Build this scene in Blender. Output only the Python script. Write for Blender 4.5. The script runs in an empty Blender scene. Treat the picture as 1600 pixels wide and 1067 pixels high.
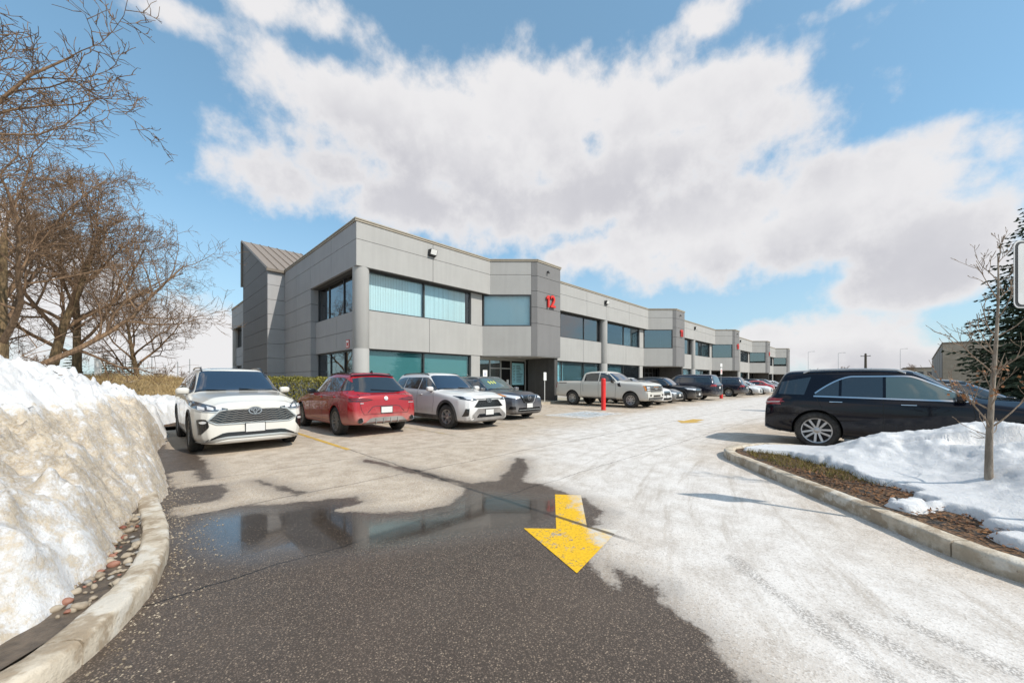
import bpy, bmesh, math, random
import numpy as np
from mathutils import Vector, Matrix, noise as mnoise
from mathutils.bvhtree import BVHTree
R = math.radians
random.seed(7)
scene = bpy.context.scene
COL = scene.collection

# ------------------------------------------------------------------ camera
# world: X runs along the front facade, Y into the building, camera above the origin
YAW = 44.65
cam_d = bpy.data.cameras.new('camera')
cam = bpy.data.objects.new('camera', cam_d)
COL.objects.link(cam)
cam.location = (0, 0, 1.42)
cam.rotation_euler = (R(90), 0, R(YAW - 90))
cam_d.sensor_width = 36
cam_d.lens = 582 / 1600 * 36
cam_d.shift_y = (595 - 533.5) / 1600
cam_d.clip_start = 0.05
cam_d.clip_end = 4000
scene.camera = cam
FW = Vector((math.cos(R(YAW)), math.sin(R(YAW)), 0))
RT = Vector((math.sin(R(YAW)), -math.cos(R(YAW)), 0))

# ------------------------------------------------------------------ sun, exposure
SUN_EL, SUN_AZ = 44.0, -79.0          # azimuth measured from +X, counter-clockwise
sd = Vector((math.cos(R(SUN_EL)) * math.cos(R(SUN_AZ)), math.cos(R(SUN_EL)) * math.sin(R(SUN_AZ)), math.sin(R(SUN_EL))))
sun_d = bpy.data.lights.new('sun', 'SUN')
sun_d.energy = 3.9
sun_d.angle = R(0.6)
sun_d.color = (1.0, 0.93, 0.83)
sun = bpy.data.objects.new('sun', sun_d)
COL.objects.link(sun)
sun.location = (0, 0, 60)
sun.rotation_euler = (-sd).to_track_quat('-Z', 'Y').to_euler()
vs = scene.view_settings
vs.view_transform = 'Standard'
vs.look = 'None'
vs.exposure = 0.16
vs.gamma = 1.0
vs.use_curve_mapping = False
scene.render.engine = 'CYCLES'
cy = scene.cycles
cy.use_denoising = True
cy.max_bounces = 7
cy.diffuse_bounces = 3
cy.glossy_bounces = 4
cy.transmission_bounces = 4
cy.transparent_max_bounces = 10
cy.caustics_reflective = False
cy.caustics_refractive = False
cy.sample_clamp_indirect = 6.0

# ------------------------------------------------------------------ node helper
class NT:
    def __init__(s, tree):
        s.t = tree
        s.n = tree.nodes
        s.l = tree.links
    def node(s, typ, **kw):
        n = s.n.new(typ)
        for k, v in kw.items():
            setattr(n, k, v)
        return n
    def put(s, sock, v):
        if v is None:
            return
        if isinstance(v, bpy.types.NodeSocket):
            s.l.new(v, sock)
        else:
            if isinstance(v, (tuple, list)) and len(v) == 3 and getattr(sock, 'type', '') == 'RGBA':
                v = (*v, 1)
            sock.default_value = v
    def m(s, op, a, b=None, c=None, clamp=False):
        n = s.node('ShaderNodeMath', operation=op, use_clamp=clamp)
        for i, v in enumerate((a, b, c)):
            if v is not None:
                s.put(n.inputs[i], v)
        return n.outputs[0]
    def vm(s, op, a, b=None):
        n = s.node('ShaderNodeVectorMath', operation=op)
        s.put(n.inputs[0], a)
        if b is not None:
            s.put(n.inputs[1], b)
        return n.outputs['Value'] if op in ('DOT_PRODUCT', 'LENGTH', 'DISTANCE') else n.outputs[0]
    def scale(s, a, k):
        n = s.node('ShaderNodeVectorMath', operation='SCALE')
        s.put(n.inputs[0], a)
        s.put(n.inputs['Scale'], k)
        return n.outputs[0]
    def noise(s, vec, scale, detail=4, rough=0.55, dist=0.0, out=0):
        n = s.node('ShaderNodeTexNoise')
        if vec is not None:
            s.l.new(vec, n.inputs['Vector'])
        s.put(n.inputs['Scale'], scale)
        s.put(n.inputs['Detail'], detail)
        s.put(n.inputs['Roughness'], rough)
        s.put(n.inputs['Distortion'], dist)
        return n.outputs[out]
    def voronoi(s, vec, scale, feature='F1', out='Distance', rand=1.0):
        n = s.node('ShaderNodeTexVoronoi', feature=feature)
        if vec is not None:
            s.l.new(vec, n.inputs['Vector'])
        s.put(n.inputs['Scale'], scale)
        s.put(n.inputs['Randomness'], rand)
        return n.outputs[out]
    def ss(s, v, a, b, x0=0.0, x1=1.0):
        n = s.node('ShaderNodeMapRange', interpolation_type='SMOOTHSTEP')
        s.put(n.inputs[0], v)
        for i, q in enumerate((a, b, x0, x1)):
            s.put(n.inputs[1 + i], q)
        return n.outputs[0]
    def lin(s, v, a, b, x0=0.0, x1=1.0):
        n = s.node('ShaderNodeMapRange')
        s.put(n.inputs[0], v)
        for i, q in enumerate((a, b, x0, x1)):
            s.put(n.inputs[1 + i], q)
        return n.outputs[0]
    def mix(s, f, a, b, mode='MIX'):
        n = s.node('ShaderNodeMix', data_type='RGBA', blend_type=mode)
        s.put(n.inputs[0], f)
        s.put(n.inputs[6], a)
        s.put(n.inputs[7], b)
        return n.outputs[2]
    def fmix(s, f, a, b):
        n = s.node('ShaderNodeMix', data_type='FLOAT')
        s.put(n.inputs[0], f)
        s.put(n.inputs[2], a)
        s.put(n.inputs[3], b)
        return n.outputs[0]
    def bump(s, h, strength=0.3, dist=0.01, normal=None):
        n = s.node('ShaderNodeBump')
        s.put(n.inputs['Height'], h)
        s.put(n.inputs['Strength'], strength)
        s.put(n.inputs['Distance'], dist)
        if normal is not None:
            s.l.new(normal, n.inputs['Normal'])
        return n.outputs[0]
    def attr(s, name, out='Fac'):
        n = s.node('ShaderNodeAttribute', attribute_name=name)
        return n.outputs[out]
    def pos(s):
        return s.node('ShaderNodeNewGeometry').outputs['Position']
    def obj(s):
        return s.node('ShaderNodeTexCoord').outputs['Object']
    def sep(s, v):
        n = s.node('ShaderNodeSeparateXYZ')
        s.put(n.inputs[0], v)
        return n.outputs
    def comb(s, x, y, z):
        n = s.node('ShaderNodeCombineXYZ')
        for i, v in enumerate((x, y, z)):
            s.put(n.inputs[i], v)
        return n.outputs[0]

# ------------------------------------------------------------------ world: clear sky with cumulus
world = bpy.data.worlds.new('World')
scene.world = world
world.use_nodes = True
wt = NT(world.node_tree)
wt.n.clear()
SKY_STRENGTH = 0.125
sky = wt.node('ShaderNodeTexSky', sky_type='NISHITA')
sky.sun_disc = False
sky.sun_elevation = R(SUN_EL)
sky.sun_rotation = R(90 - SUN_AZ)
sky.altitude = 200
sky.air_density = 1.0
sky.dust_density = 1.0
sky.ozone_density = 1.4
gen = wt.node('ShaderNodeTexCoord').outputs['Generated']
# clouds that the place shows: azimuth, elevation, half-widths in degrees, weight
CLOUDS = [
    (44.6, 35.8, 24.6, 5.2, 1.0), (67.1, 34.6, 14.3, 3.4, 1.0), (21.4, 33.5, 17.5, 4.1, 1.0), (48.6, 31.3, 26.5, 5.7, 1.0), (23.9, 28.3, 21.5, 5.0, 1.0),
    (38.8, 25.6, 29.2, 4.8, 1.0), (9.5, 29.3, 5.9, 3.1, 0.9), (16.6, 21.5, 15.3, 5.3, 1.0), (1.8, 21.0, 9.5, 3.5, 1.0), (6.9, 17.4, 17.9, 4.6, 1.0),
    (-3.9, 14.3, 7.8, 4.6, 1.0), (-2.6, 10.2, 8.2, 2.3, 0.9), (15.8, 16.4, 14.4, 3.2, 0.9), (60.0, 24.5, 13.7, 3.9, 0.85), (27.5, 18.6, 13.5, 3.0, 0.7),
    (77.1, 24.2, 7.7, 3.5, 0.55), (67.9, 27.5, 7.5, 3.2, 0.6), (81.7, 27.5, 5.0, 2.5, 0.25), (85.3, 35.6, 6.2, 2.2, 0.35), (74.9, 40.5, 11.7, 2.2, 0.45),
    (17.4, 40.8, 7.0, 1.9, 0.35), (2.9, 37.1, 6.0, 1.4, 0.3), (1.8, 32.9, 3.2, 0.9, 0.15), (4.6, 4.1, 6.9, 3.6, 1.0), (10.8, 4.5, 5.4, 2.8, 0.9),
    (-0.7, 2.1, 4.4, 2.1, 0.9), (84.7, 3.8, 4.6, 4.5, 1.0), (90.5, 5.1, 7.6, 5.1, 0.95), (96.5, 8.8, 6.0, 6.5, 0.85), (-9.0, 20.9, 2.4, 2.5, 0.4),
    (-6.0, 23.5, 2.4, 1.4, 0.2),
]
# their flat grey undersides
UNDER = [
    (50.5, 26.0, 32.1, 5.9, 1), (63.6, 29.3, 16.7, 3.9, 0.8), (27.5, 25.8, 23.4, 4.6, 0.95), (4.0, 13.2, 15.9, 4.2, 1), (-4.8, 11.1, 7.1, 3.4, 0.9),
    (5.1, 1.1, 8.8, 2.1, 0.8), (77.1, 22.1, 5.6, 1.9, 0.7),
]
def blobs(q, rows):
    tot = None
    for a, e, ra, re, w in rows:
        mp = wt.node('ShaderNodeMapping', vector_type='POINT')
        wt.l.new(q, mp.inputs[0])
        mp.inputs['Scale'].default_value = (1 / R(ra), 1 / R(re), 1)
        mp.inputs['Location'].default_value = (-a / ra, -e / re, 1.15 - w)
        r = wt.vm('LENGTH', mp.outputs[0])
        tot = r if tot is None else wt.m('SMOOTH_MIN', tot, r, .25)
    return tot
def cloud_density(d):
    wob = wt.vm('SUBTRACT', wt.noise(d, 2.6, 2, .55, out=1), (.5, .5, .5))
    dd = wt.vm('NORMALIZE', wt.vm('ADD', d, wt.scale(wob, .09)))
    x, y, z = wt.sep(dd)[:3]
    q = wt.comb(wt.m('ARCTAN2', y, x), wt.m('ARCSINE', z), 0.0)
    tot = blobs(q, CLOUDS)
    und = blobs(q, UNDER)
    tot = wt.m('MULTIPLY_ADD', wt.m('MINIMUM', tot, 2.0), -1.9, 2.25)
    # free clouds elsewhere in the sky
    behind = wt.ss(wt.vm('DOT_PRODUCT', d, tuple(FW)), .55, .2)
    free = wt.lin(wt.noise(d, 2.1, 2, .5), .35, .7, -1.2, 1.3)
    tot = wt.m('MAXIMUM', tot, wt.m('ADD', wt.m('MULTIPLY', free, behind), wt.m('MULTIPLY_ADD', behind, 1.2, -1.2)))
    n1 = wt.noise(d, 8.5, 9, .60)
    return wt.m('MULTIPLY_ADD', wt.m('SUBTRACT', n1, .5), 4.2, tot), n1, und
den, n1, und = cloud_density(gen)
cover = wt.ss(den, -.30, .95)
soft = wt.noise(gen, 4.2, 4, .6)
shade = wt.m('MULTIPLY', wt.ss(wt.m('MULTIPLY_ADD', n1, -2.2, wt.m('ADD', und, wt.m('MULTIPLY', soft, -.8))), .75, -1.7), wt.ss(den, .2, 1.8))
ccol = wt.mix(shade, (6.2, 6.1, 6.15), (4.5, 4.45, 4.72))
el_g = wt.sep(gen)[2]
haze_w = wt.ss(el_g, .45, 0.0)
skycol = wt.mix(1.0, sky.outputs[0], (1.05, 1.40, 1.38), 'MULTIPLY')
skycol = wt.mix(wt.m('MULTIPLY', haze_w, .6), skycol, (4.3, 4.95, 5.5))
skycol = wt.mix(.28, skycol, (2.7, 4.5, 6.0))
skyc = wt.mix(wt.m('MULTIPLY', cover, .97), skycol, ccol)
bg = wt.node('ShaderNodeBackground')
wt.put(bg.inputs[0], skyc)
bg.inputs[1].default_value = SKY_STRENGTH
wo = wt.node('ShaderNodeOutputWorld')
wt.l.new(bg.outputs[0], wo.inputs[0])
world.cycles.sampling_method = 'MANUAL'
world.cycles.sample_map_resolution = 512

# ------------------------------------------------------------------ materials
MATS = {}
def mat(name, col=(.5, .5, .5), rough=.6, metal=0.0, coat=0.0, spec=.5, fn=None):
    if name in MATS:
        return MATS[name]
    m = bpy.data.materials.new(name)
    m.use_nodes = True
    t = NT(m.node_tree)
    b = t.n['Principled BSDF']
    b.inputs['Base Color'].default_value = (*col, 1)
    b.inputs['Roughness'].default_value = rough
    b.inputs['Metallic'].default_value = metal
    b.inputs['Coat Weight'].default_value = coat
    b.inputs['Coat Roughness'].default_value = .04
    b.inputs['Specular IOR Level'].default_value = spec
    if fn:
        fn(t, b)
    MATS[name] = m
    return m
def speckle(c1, c2, scale, rough=.85, bump=.15, big=.6, fine=None, dist=.006):
    """two-tone mottled surface with fine relief"""
    def fn(t, b):
        p = t.pos()
        n1 = t.noise(p, big, 5, .6)
        n2 = t.noise(p, scale, 4, .6)
        f = t.m('ADD', t.m('MULTIPLY', n1, .6), t.m('MULTIPLY', n2, .4))
        t.put(b.inputs['Base Color'], t.mix(t.ss(f, .36, .64), c1, c2))
        b.inputs['Roughness'].default_value = rough
        t.put(b.inputs['Normal'], t.bump(t.noise(p, fine or scale * 3, 3, .6), bump, dist))
    return fn
def stucco(c, streak=.16):
    def fn(t, b):
        p = t.pos()
        n1 = t.noise(p, .9, 4, .6)
        x, y, z = t.sep(p)[:3]
        st = t.noise(t.comb(t.m('MULTIPLY', x, 5.0), t.m('MULTIPLY', y, 5.0), t.m('MULTIPLY', z, .35)), 1.0, 4, .6)
        f = t.m('ADD', t.m('MULTIPLY', n1, .5), t.m('MULTIPLY', st, .5))
        dark = tuple(q * (1 - streak) for q in c)
        lite = tuple(min(1, q * (1 + streak * .6)) for q in c)
        t.put(b.inputs['Base Color'], t.mix(t.ss(f, .35, .65), dark, lite))
        b.inputs['Roughness'].default_value = .9
        t.put(b.inputs['Normal'], t.bump(t.noise(p, 70, 4, .7), .25, .004))
    return fn
mat('panel_light', fn=stucco((.378, .373, .362), .055))
mat('panel_dark', fn=stucco((.19, .187, .188), .06))
mat('panel_side', fn=stucco((.355, .353, .358), .055))
mat('joint', (.10, .10, .10), .9)
mat('coping', fn=stucco((.36, .32, .26), .08))
mat('coping_dark', (.17, .14, .11), .6)
mat('roof_metal', (.30, .24, .19), .45, .3)
mat('frame', (.055, .057, .06), .45, .3)
mat('frame_light', (.42, .42, .40), .5, .2)
mat('interior', (.16, .16, .165), .8)
mat('blind', (.72, .84, .86), .7)
mat('shade', (.05, .19, .20), .7)
mat('shade_pale', (.34, .66, .74), .7)
mat('white_paint', (.78, .78, .76), .5)
mat('red_sign', (.62, .03, .02), .4)
mat('black', (.02, .02, .022), .5)
mat('dark_wall', fn=stucco((.085, .082, .08), .2))
mat('lens_white', (.8, .8, .78), .3)
mat('galvanised', (.42, .42, .42), .45, .7)
mat('concrete', fn=speckle((.30, .26, .20), (.47, .42, .34), 14, .9, .5, 1.3, 60, .006))
mat('interior_light', fn=lambda t, b: (t.put(b.inputs['Emission Color'], (1, .97, .9)), t.put(b.inputs['Emission Strength'], 2.5)))
def glass_mat(name, tint, mirror=.10, blend=.35):
    m = bpy.data.materials.new(name)
    m.use_nodes = True
    t = NT(m.node_tree)
    t.n.clear()
    tr = t.node('ShaderNodeBsdfTransparent')
    t.put(tr.inputs[0], tint)
    gl = t.node('ShaderNodeBsdfGlossy')
    t.put(gl.inputs['Roughness'], .015)
    t.put(gl.inputs[0], (.92, .96, 1.0))
    lw = t.node('ShaderNodeLayerWeight')
    lw.inputs[0].default_value = blend
    f = t.m('ADD', t.m('MULTIPLY', lw.outputs['Fresnel'], .9), mirror, clamp=True)
    mx = t.node('ShaderNodeMixShader')
    t.l.new(f, mx.inputs[0])
    t.l.new(tr.outputs[0], mx.inputs[1])
    t.l.new(gl.outputs[0], mx.inputs[2])
    o = t.node('ShaderNodeOutputMaterial')
    t.l.new(mx.outputs[0], o.inputs[0])
    MATS[name] = m
    return m
glass_mat('glass', (.93, .99, 1.0), .04, .2)
glass_mat('glass_dark', (.30, .42, .46), .16, .32)

# ------------------------------------------------------------------ mesh helpers
def tag(o, label=None, cat=None, group=None, kind=None):
    if label: o['label'] = label
    if cat: o['category'] = cat
    if group: o['group'] = group
    if kind: o['kind'] = kind
    return o
def empty(name, loc=(0, 0, 0), rz=0.0):
    o = bpy.data.objects.new(name, None)
    o.empty_display_size = .2
    o.location = loc
    o.rotation_euler = (0, 0, rz)
    COL.objects.link(o)
    return o
def mesh_obj(name, verts, faces, mats, parent=None, smooth=False, fmat=None, angle=None):
    me = bpy.data.meshes.new(name)
    me.from_pydata([tuple(v) for v in verts], [], faces)
    if not isinstance(mats, (list, tuple)):
        mats = [mats]
    for m in mats:
        me.materials.append(MATS[m] if isinstance(m, str) else m)
    if fmat is not None:
        me.polygons.foreach_set('material_index', fmat)
    if smooth:
        me.polygons.foreach_set('use_smooth', [True] * len(me.polygons))
        if angle:
            me.set_sharp_from_angle(angle=R(angle))
    me.update()
    o = bpy.data.objects.new(name, me)
    COL.objects.link(o)
    if parent is not None:
        o.parent = parent
    return o
class MB:
    """collects simple solids into one mesh"""
    def __init__(s):
        s.v, s.f, s.mi = [], [], []
        s.cur = 0
    def add(s, verts, faces):
        k = len(s.v)
        s.v += [tuple(v) for v in verts]
        for f in faces:
            s.f.append(tuple(i + k for i in f))
            s.mi.append(s.cur)
        return s
    def box(s, a, b):
        x0, y0, z0 = a
        x1, y1, z1 = b
        return s.add([(x0, y0, z0), (x1, y0, z0), (x1, y1, z0), (x0, y1, z0), (x0, y0, z1), (x1, y0, z1), (x1, y1, z1), (x0, y1, z1)],
                     [(0, 3, 2, 1), (4, 5, 6, 7), (0, 1, 5, 4), (1, 2, 6, 5), (2, 3, 7, 6), (3, 0, 4, 7)])
    def prism(s, poly, z0, z1):
        n = len(poly)
        v = [(x, y, z0) for x, y in poly] + [(x, y, z1) for x, y in poly]
        f = [tuple(range(n - 1, -1, -1)), tuple(range(n, 2 * n))]
        f += [(i, (i + 1) % n, n + (i + 1) % n, n + i) for i in range(n)]
        return s.add(v, f)
    def slab(s, a, b, z0, z1, th, off=0.0):
        """upright slab: outer face over a->b, thickness th to the left of a->b"""
        a, b = Vector(a), Vector(b)
        d = (b - a).normalized()
        n = Vector((-d.y, d.x))
        a0, b0 = a + n * off, b + n * off
        return s.prism([a0, b0, b0 + n * th, a0 + n * th], z0, z1)
    def tube(s, pts, radii, n=8, cap=True):
        pts = [Vector(p) for p in pts]
        if not isinstance(radii, (list, tuple)):
            radii = [radii] * len(pts)
        k = len(s.v)
        ref = None
        for i, p in enumerate(pts):
            d = (pts[min(i + 1, len(pts) - 1)] - pts[max(i - 1, 0)])
            d = d.normalized() if d.length > 1e-9 else Vector((0, 0, 1))
            if ref is None:
                ref = Vector((1, 0, 0)) if abs(d.x) < .8 else Vector((0, 1, 0))
            u = (ref - d * ref.dot(d)).normalized()
            w = d.cross(u)
            ref = u
            for j in range(n):
                a = 2 * math.pi * j / n
                s.v.append(tuple(p + (u * math.cos(a) + w * math.sin(a)) * radii[i]))
        for i in range(len(pts) - 1):
            for j in range(n):
                a, b = k + i * n + j, k + i * n + (j + 1) % n
                s.f.append((a, b, b + n, a + n))
                s.mi.append(s.cur)
        if cap:
            s.f.append(tuple(k + j for j in range(n - 1, -1, -1)))
            s.f.append(tuple(k + (len(pts) - 1) * n + j for j in range(n)))
            s.mi += [s.cur, s.cur]
        return s
    def lathe(s, prof, n=24, axis='z', close=False):
        k = len(s.v)
        for r, h in prof:
            for j in range(n):
                a = 2 * math.pi * j / n
                c, q = r * math.cos(a), r * math.sin(a)
                s.v.append((c, q, h) if axis == 'z' else (c, h, q))
        m = len(prof)
        for i in range(m - 1):
            for j in range(n):
                a, b = k + i * n + j, k + i * n + (j + 1) % n
                s.f.append((a, b, b + n, a + n) if axis == 'z' else (a, a + n, b + n, b))
                s.mi.append(s.cur)
        return s
    def build(s, name, mats, parent=None, smooth=False, angle=35):
        return mesh_obj(name, s.v, s.f, mats, parent, smooth, s.mi if any(s.mi) else None, angle if smooth else None)
def bevel(o, w=.02, seg=2):
    bm = bmesh.new()
    bm.from_mesh(o.data)
    bmesh.ops.bevel(bm, geom=list(bm.edges), offset=w, segments=seg, affect='EDGES', profile=.5)
    bm.to_mesh(o.data)
    bm.free()
    return o
def text_mesh(txt, size, depth, name, material, parent, mtx, bold=0.0):
    cu = bpy.data.curves.new('txt', 'FONT')
    cu.body = txt
    cu.size = size
    cu.extrude = depth / 2
    cu.offset = bold
    cu.align_x = 'CENTER'
    cu.align_y = 'CENTER'
    to = bpy.data.objects.new('txt', cu)
    COL.objects.link(to)
    dg = bpy.context.evaluated_depsgraph_get()
    me = bpy.data.meshes.new_from_object(to.evaluated_get(dg))
    bpy.data.objects.remove(to)
    me.materials.clear()
    me.materials.append(MATS[material])
    me.transform(mtx)
    o = bpy.data.objects.new(name, me)
    COL.objects.link(o)
    if parent is not None:
        o.parent = parent
    return o
# ------------------------------------------------------------------ the office building
FX, FY, P = 7.1, 17.0, 21.9          # front corner of the parapet and length of a unit
ZS, Z2, ZH, ZJ, ZT = 2.95, 4.78, 6.70, 7.92, 8.72   # soffit, sill, head, joint, panel top
NU = 5
B = empty('office_building', (FX, FY, 0))
B['label'] = 'long two-storey grey panelled office building with red numbers on its bays'
B['category'] = 'building'
bw = Matrix.Translation((-FX, -FY, 0))
def bput(mb, name, m, parent=None, smooth=False):
    """mesh in world numbers, parented to the building"""
    p = parent or B
    o = mb.build(name, m, p, smooth)
    o.data.transform(bw)
    return o
XB0, XB1, XB2 = 8.2, 10.25, 12.55     # bay: start, corner, end (local)
YB = FY - 2.05
XE = FX + (NU - 1) * P + XB2          # far end of the building
BACK = 48.1
def outline(off, side):
    pts = [(FX + side, BACK - .3), (FX + side, FY + off)]
    for i in range(NU):
        x = FX + i * P
        d = .1 if off < .2 else off
        pts += [(x + XB0 + .04 - (off if off > .2 else 0), FY + off), (x + XB1 + .04, YB + .1), (x + XB2 - .1, YB + .1)]
        if i < NU - 1:
            pts += [(x + XB2 - .1, FY + off)]
    pts += [(XE - .1, BACK - .3)]
    return pts
c = MB()
c.prism(outline(.1, .1), ZH + .012, ZT - .05)
c.prism(outline(.43, .36), ZS + .012, Z2 - .02)
bput(c, 'wall_core', 'joint')
c = MB()
c.prism([(FX + .9, FY + .8), (XE - .5, FY + .8), (XE - .5, BACK - 1), (FX + .9, BACK - 1)], .0, .13)
bput(c, 'floor_slab', 'interior')
c = MB()
c.box((FX + 3.6, FY + 4.2, .14), (XE - .4, FY + 4.5, ZS + .01))
c.box((FX + 3.6, FY + 4.2, Z2 - .03), (XE - .4, FY + 4.5, ZH + .02))
c.box((FX + 3.3, FY + 4.2, .14), (FX + 3.58, 40, ZS + .01))
c.box((FX + 3.3, FY + 4.2, Z2 - .03), (FX + 3.58, 40, ZH + .02))
for i in range(1, NU):
    c.box((FX + i * P - .1, FY + .9, .14), (FX + i * P + .1, FY + 4.18, ZS + .01))
    c.box((FX + i * P - .1, FY + .9, Z2 - .03), (FX + i * P + .1, FY + 4.18, ZH + .02))
bput(c, 'inner_wall', 'interior')
# end and back walls
c = MB()
c.box((XE - .1, YB + .3, 0), (XE + .05, BACK, ZT))
c.box((FX + .4, BACK - .25, 0), (XE - .12, BACK, ZT))
bput(c, 'end_wall', 'panel_light')
G_ = .011
def panel(a, b, z0, z1, m='panel_light', off=0.0, th=.12, name='panel', ga=G_, gb=G_):
    a, b = Vector(a), Vector(b)
    d = (b - a).normalized()
    return bput(MB().slab(a + d * ga, b - d * gb, z0 + G_, z1 - G_, th, off), name, m)
def coping(a, b, ext_a=0.0, ext_b=0.0, h=.15):
    a, b = Vector(a), Vector(b)
    d = (b - a).normalized()
    mb = MB()
    mb.slab(a - d * ext_a, b + d * ext_b, ZT + .004, ZT + h * .5, .34, -.035)
    mb.cur = 1
    mb.slab(a - d * ext_a * .9, b + d * ext_b * .9, ZT + h * .5, ZT + h * .62, .32, -.012)
    mb.cur = 0
    mb.slab(a - d * ext_a * 1.2, b + d * ext_b * 1.2, ZT + h * .62, ZT + h, .38, -.06)
    return bput(mb, 'coping', ['coping', 'coping_dark'])
def window(a, b, z0, z1, splits=(), kinds=('blind',), off=.45, glass='glass', fr=.07, name='window'):
    """frame with mullions at the given fractions; each pane and its blind a sub-part"""
    a, b = Vector(a), Vector(b)
    L = (b - a).length
    d = (b - a) / L
    n = Vector((-d.y, d.x))
    mb = MB()
    def bar(s0, s1, q0, q1, dep=.11, o=0.0):
        mb.slab(a + d * s0, a + d * s1, q0, q1, dep, off - .04 + o)
    bar(0, L, z0, z0 + fr * .8)
    bar(0, L, z1 - fr, z1)
    cuts = [0] + [L * s for s in splits] + [L]
    for k, s in enumerate(cuts):
        w = fr if 0 < k < len(cuts) - 1 else fr * .9
        s0 = 0 if k == 0 else (L - w if k == len(cuts) - 1 else s - w / 2)
        bar(s0, s0 + w, z0 + fr * .8 + .001, z1 - fr - .001, .10, .003)
    W = bput(mb, name, 'frame')
    for k in range(len(cuts) - 1):
        s0, s1 = cuts[k] + .03, cuts[k + 1] - .03
        bput(MB().slab(a + d * s0, a + d * s1, z0 + .03, z1 - .03, .012, off + .01), 'pane', glass, W)
        kd = kinds[k % len(kinds)]
        if kd.startswith('blind'):
            # vertical slats, drawn over all or part of the pane
            fa, fb = {'blind': (0, 1), 'blind_l': (0, .62), 'blind_r': (.45, 1), 'blind_g': (0, .93)}[kd]
            v, f = [], []
            e0, e1 = s0 + (s1 - s0) * fa, s0 + (s1 - s0) * fb
            m_ = max(2, int((e1 - e0) / .085))
            rnd = random.Random(int(a.x * 10) + k)
            for q in range(m_):
                t0 = e0 + (e1 - e0) * q / m_
                t1 = t0 + (e1 - e0) / m_ * 1.04
                o0 = off + .16 + rnd.uniform(-.002, .002)
                o1 = o0 + .022 + rnd.uniform(-.004, .004)
                kk = len(v)
                for t, o in ((t0, o0), (t1, o1)):
                    p = a + d * t + n * o
                    v += [(p.x, p.y, z0 + .06), (p.x, p.y, z1 - .02)]
                f.append((kk, kk + 2, kk + 3, kk + 1))
            bl = MB()
            bl.add(v, f)
            ob = bput(bl, 'blind', 'blind', W)
            ob['kind'] = 'stuff'
        elif kd in ('shade', 'shade_pale'):
            bput(MB().slab(a + d * s0, a + d * s1, z0 + .02, z1 - .02, .01, off + .15), 'roller_shade', kd, W)
    return W
def column(x, y, r=.37):
    prof = [(r, 0), (r, ZH + .01)]
    mb = MB().lathe([(r, .0), (r, 2.9), (r * .985, 2.91), (r * .985, 2.94), (r, 2.95), (r, ZH + .008)], 40)
    mb.v = [(vx + x, vy + y, vz) for vx, vy, vz in mb.v]
    return bput(mb, 'column', 'panel_light', smooth=True)

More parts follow.
